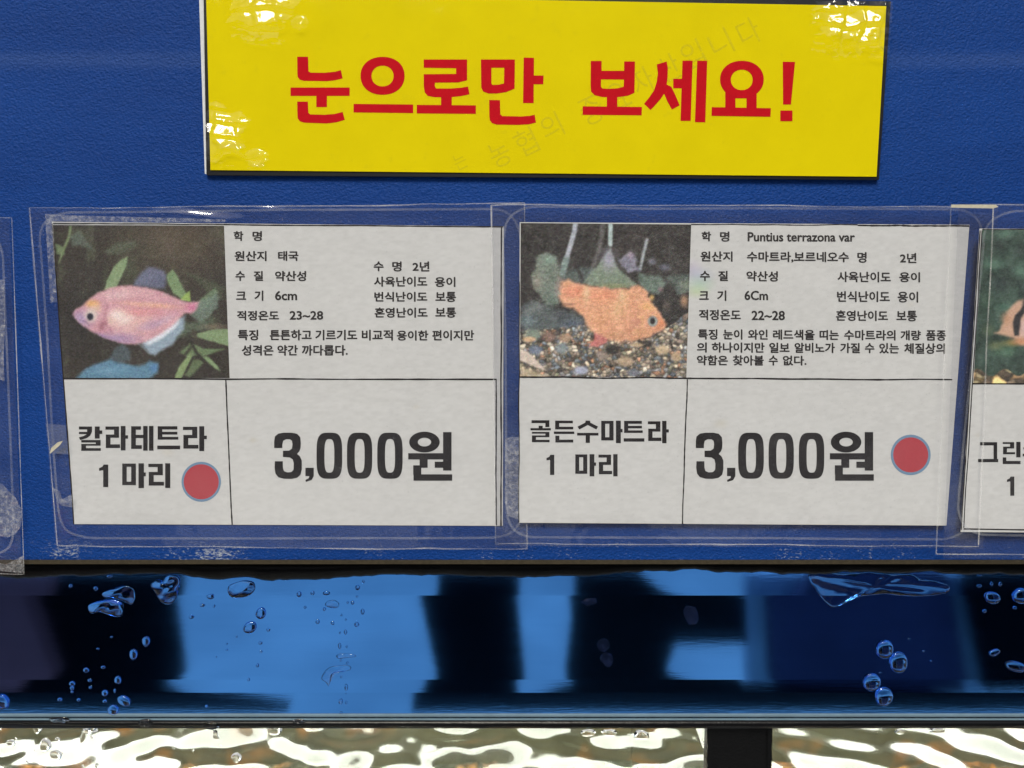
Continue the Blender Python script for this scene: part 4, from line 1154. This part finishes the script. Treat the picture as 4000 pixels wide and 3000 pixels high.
# irregular wet patches
drop('curled wet blob hanging at the left end of the bright reflection', outline=O(0, [(1140,262),(1190,220),(1215,212),(1240,250),(1260,205),(1285,178),(1365,190),(1380,235),(1360,300),(1345,370),(1315,405),(1280,415),(1230,395),(1195,345),(1175,300)]), h=.42)
drop('ragged wet blob on the black reflection at the left', outline=O(0, [(665,420),(720,395),(790,375),(860,370),(930,385),(945,420),(940,490),(905,512),(850,495),(780,470),(740,462),(705,488),(680,470)]), h=.4)
drop('thin wet streak just above the ragged left blob', outline=O(0, [(770,325),(840,300),(950,262),(1030,290),(1040,350),(1010,420),(950,390),(860,358),(790,365)]), h=.25)
drop('rounded wet blob touching the sealant above the bright reflection', outline=O(0, [(1735,270),(1790,245),(1870,225),(1945,240),(1950,300),(1905,345),(1850,362),(1770,365),(1735,330)]), h=.35)
drop('wide wavy wet patch along the top of the rail at the right', outline=O(3000, [(298,180),(420,165),(640,175),(760,160),(900,175),(1100,178),(1150,215),(1280,230),(1390,270),(1380,320),(1240,345),(1130,350),(1000,345),(900,330),(720,345),(660,365),(580,385),(530,430),(480,440),(440,400),(390,340),(330,260)]), h=.09)
drop('flat wet mark near the top of the droplet trail', outline=O(1000, [(520,420),(540,385),(600,375),(640,405),(625,438),(575,440)]), h=.2)
drop('pale curved wet streak low in the droplet trail', outline=O(1000, [(605,800),(640,785),(765,795),(770,812),(720,815),(620,828)]), h=.25)
drop('blue curved wet streak under the pale one in the trail', outline=O(1000, [(490,985),(520,920),(570,885),(700,870),(735,890),(725,915),(610,920),(565,945),(555,1050),(535,1000)]), h=.2)
# dried marks on the dark middle of the rail
def mark(label, pts):
    loops = pts
    w = [facet_hit(x, y_) for x, y_ in loops]
    V = [p + n_*.0001 for p, n_, _ in w]
    n = len(V); c_ = np.mean(V, 0); V.append(c_)
    o = mesh('water_mark', V, [((i+1) % n, i, n) for i in range(n)], M['stain'])
    return tag(o, label, 'water mark')
mark('upper pale blue dried mark on the black middle reflection', [(2000 + x/1.952, 2150 + y/1.952) for x, y in ellipse(697, 722, 50, 52, 30)])
mark('lower pale dried mark on the black middle reflection', [(2000 + x/1.952, 2150 + y/1.952) for x, y in [(668,820),(685,785),(720,775),(760,790),(772,825),(765,870),(745,893),(715,888),(695,860),(675,845)]])
mark('faint ragged dried mark near the top of the middle reflection', O(2000, [(525,395),(560,370),(640,360),(650,405),(600,415),(575,435),(550,405)]))
mark('faint rounded dried mark above the right bright reflection', O(2000, [(1300,460),(1320,520),(1350,565),(1400,565),(1425,530),(1420,480),(1400,430),(1330,420)]))
# on the tank panes
PF = PY - .00005
GL = 'droplet on the bright left tank pane, under the rail'
for lab, q in (('large round bead low on the left tank pane, near the left edge', Q5(350,1480,45,48)), ('round bead just below the large one on the left tank pane', Q5(428,1552,44,38)),
               ('flat bead at the far left of the tank pane', Q5(85,1465,36,25)), ('small bead beside the large one on the left tank pane', Q5(440,1442,20,18)),
               ('round bead alone on the white ripple, left tank pane', Q5(1805,1580,40,36)), ('wide dark bead hanging under the trim, left of centre', Q6(140,1352,62,52)),
               ('clear bead hanging under the sealant on the middle of the tank pane', Q7(985,1405,58,36)), ('wide clear bead under the sealant, second to the left of the divider', Q7(740,1388,58,26)),
               ('wide clear bead under the sealant, third to the left of the divider', Q7(580,1388,60,26)), ('clear bead hanging under the sealant right of the divider', Q8(1285,1372,62,26)),
               ('faint round bead just right of the divider under the sealant', Q8(1005,1380,44,20)), ('crooked bead hanging from the sealant at the left', Q5(290,1352,34,42))):
    drop(lab, None, *q, Yf=PF)
for it in ((703,1424,16,14),(1325,1503,12,12),(120,1430,9,8),(265,1522,10,8),(205,1610,12,8),(630,1640,14,10),(740,1640,20,18),(1680,1488,10,8),(1470,1520,16,10)):
    drop(GL, 'tiny droplets on the left tank pane', *Q5(*it), Yf=PF)
drop('crooked wet trickle under the sealant on the left tank pane', outline=O(0, [(630,1350),(660,1345),(740,1350),(760,1380),(700,1390),(660,1395),(640,1430),(645,1475),(620,1480),(605,1450),(620,1400)]), Yf=PF, h=.4)
drop('short wet trickle under the sealant near the white ripple', outline=O(0, [(1620,1365),(1660,1370),(1660,1400),(1680,1440),(1640,1445),(1620,1430),(1630,1400)]), Yf=PF, h=.4)
for lab, q in (('dark bead straddling the trim line at the far left', Q5(450,1290,80,24)), ('dark bead straddling the trim line beside the dark droplet', Q5(1110,1315,56,36)),
               ('dark bead straddling the trim line below the bright reflection', Q5(1610,1330,70,34)), ('small dark bead on the lower trim line', Q6(325,1302,50,18))):
    drop(lab, None, *q, Yf=yl - .0012)
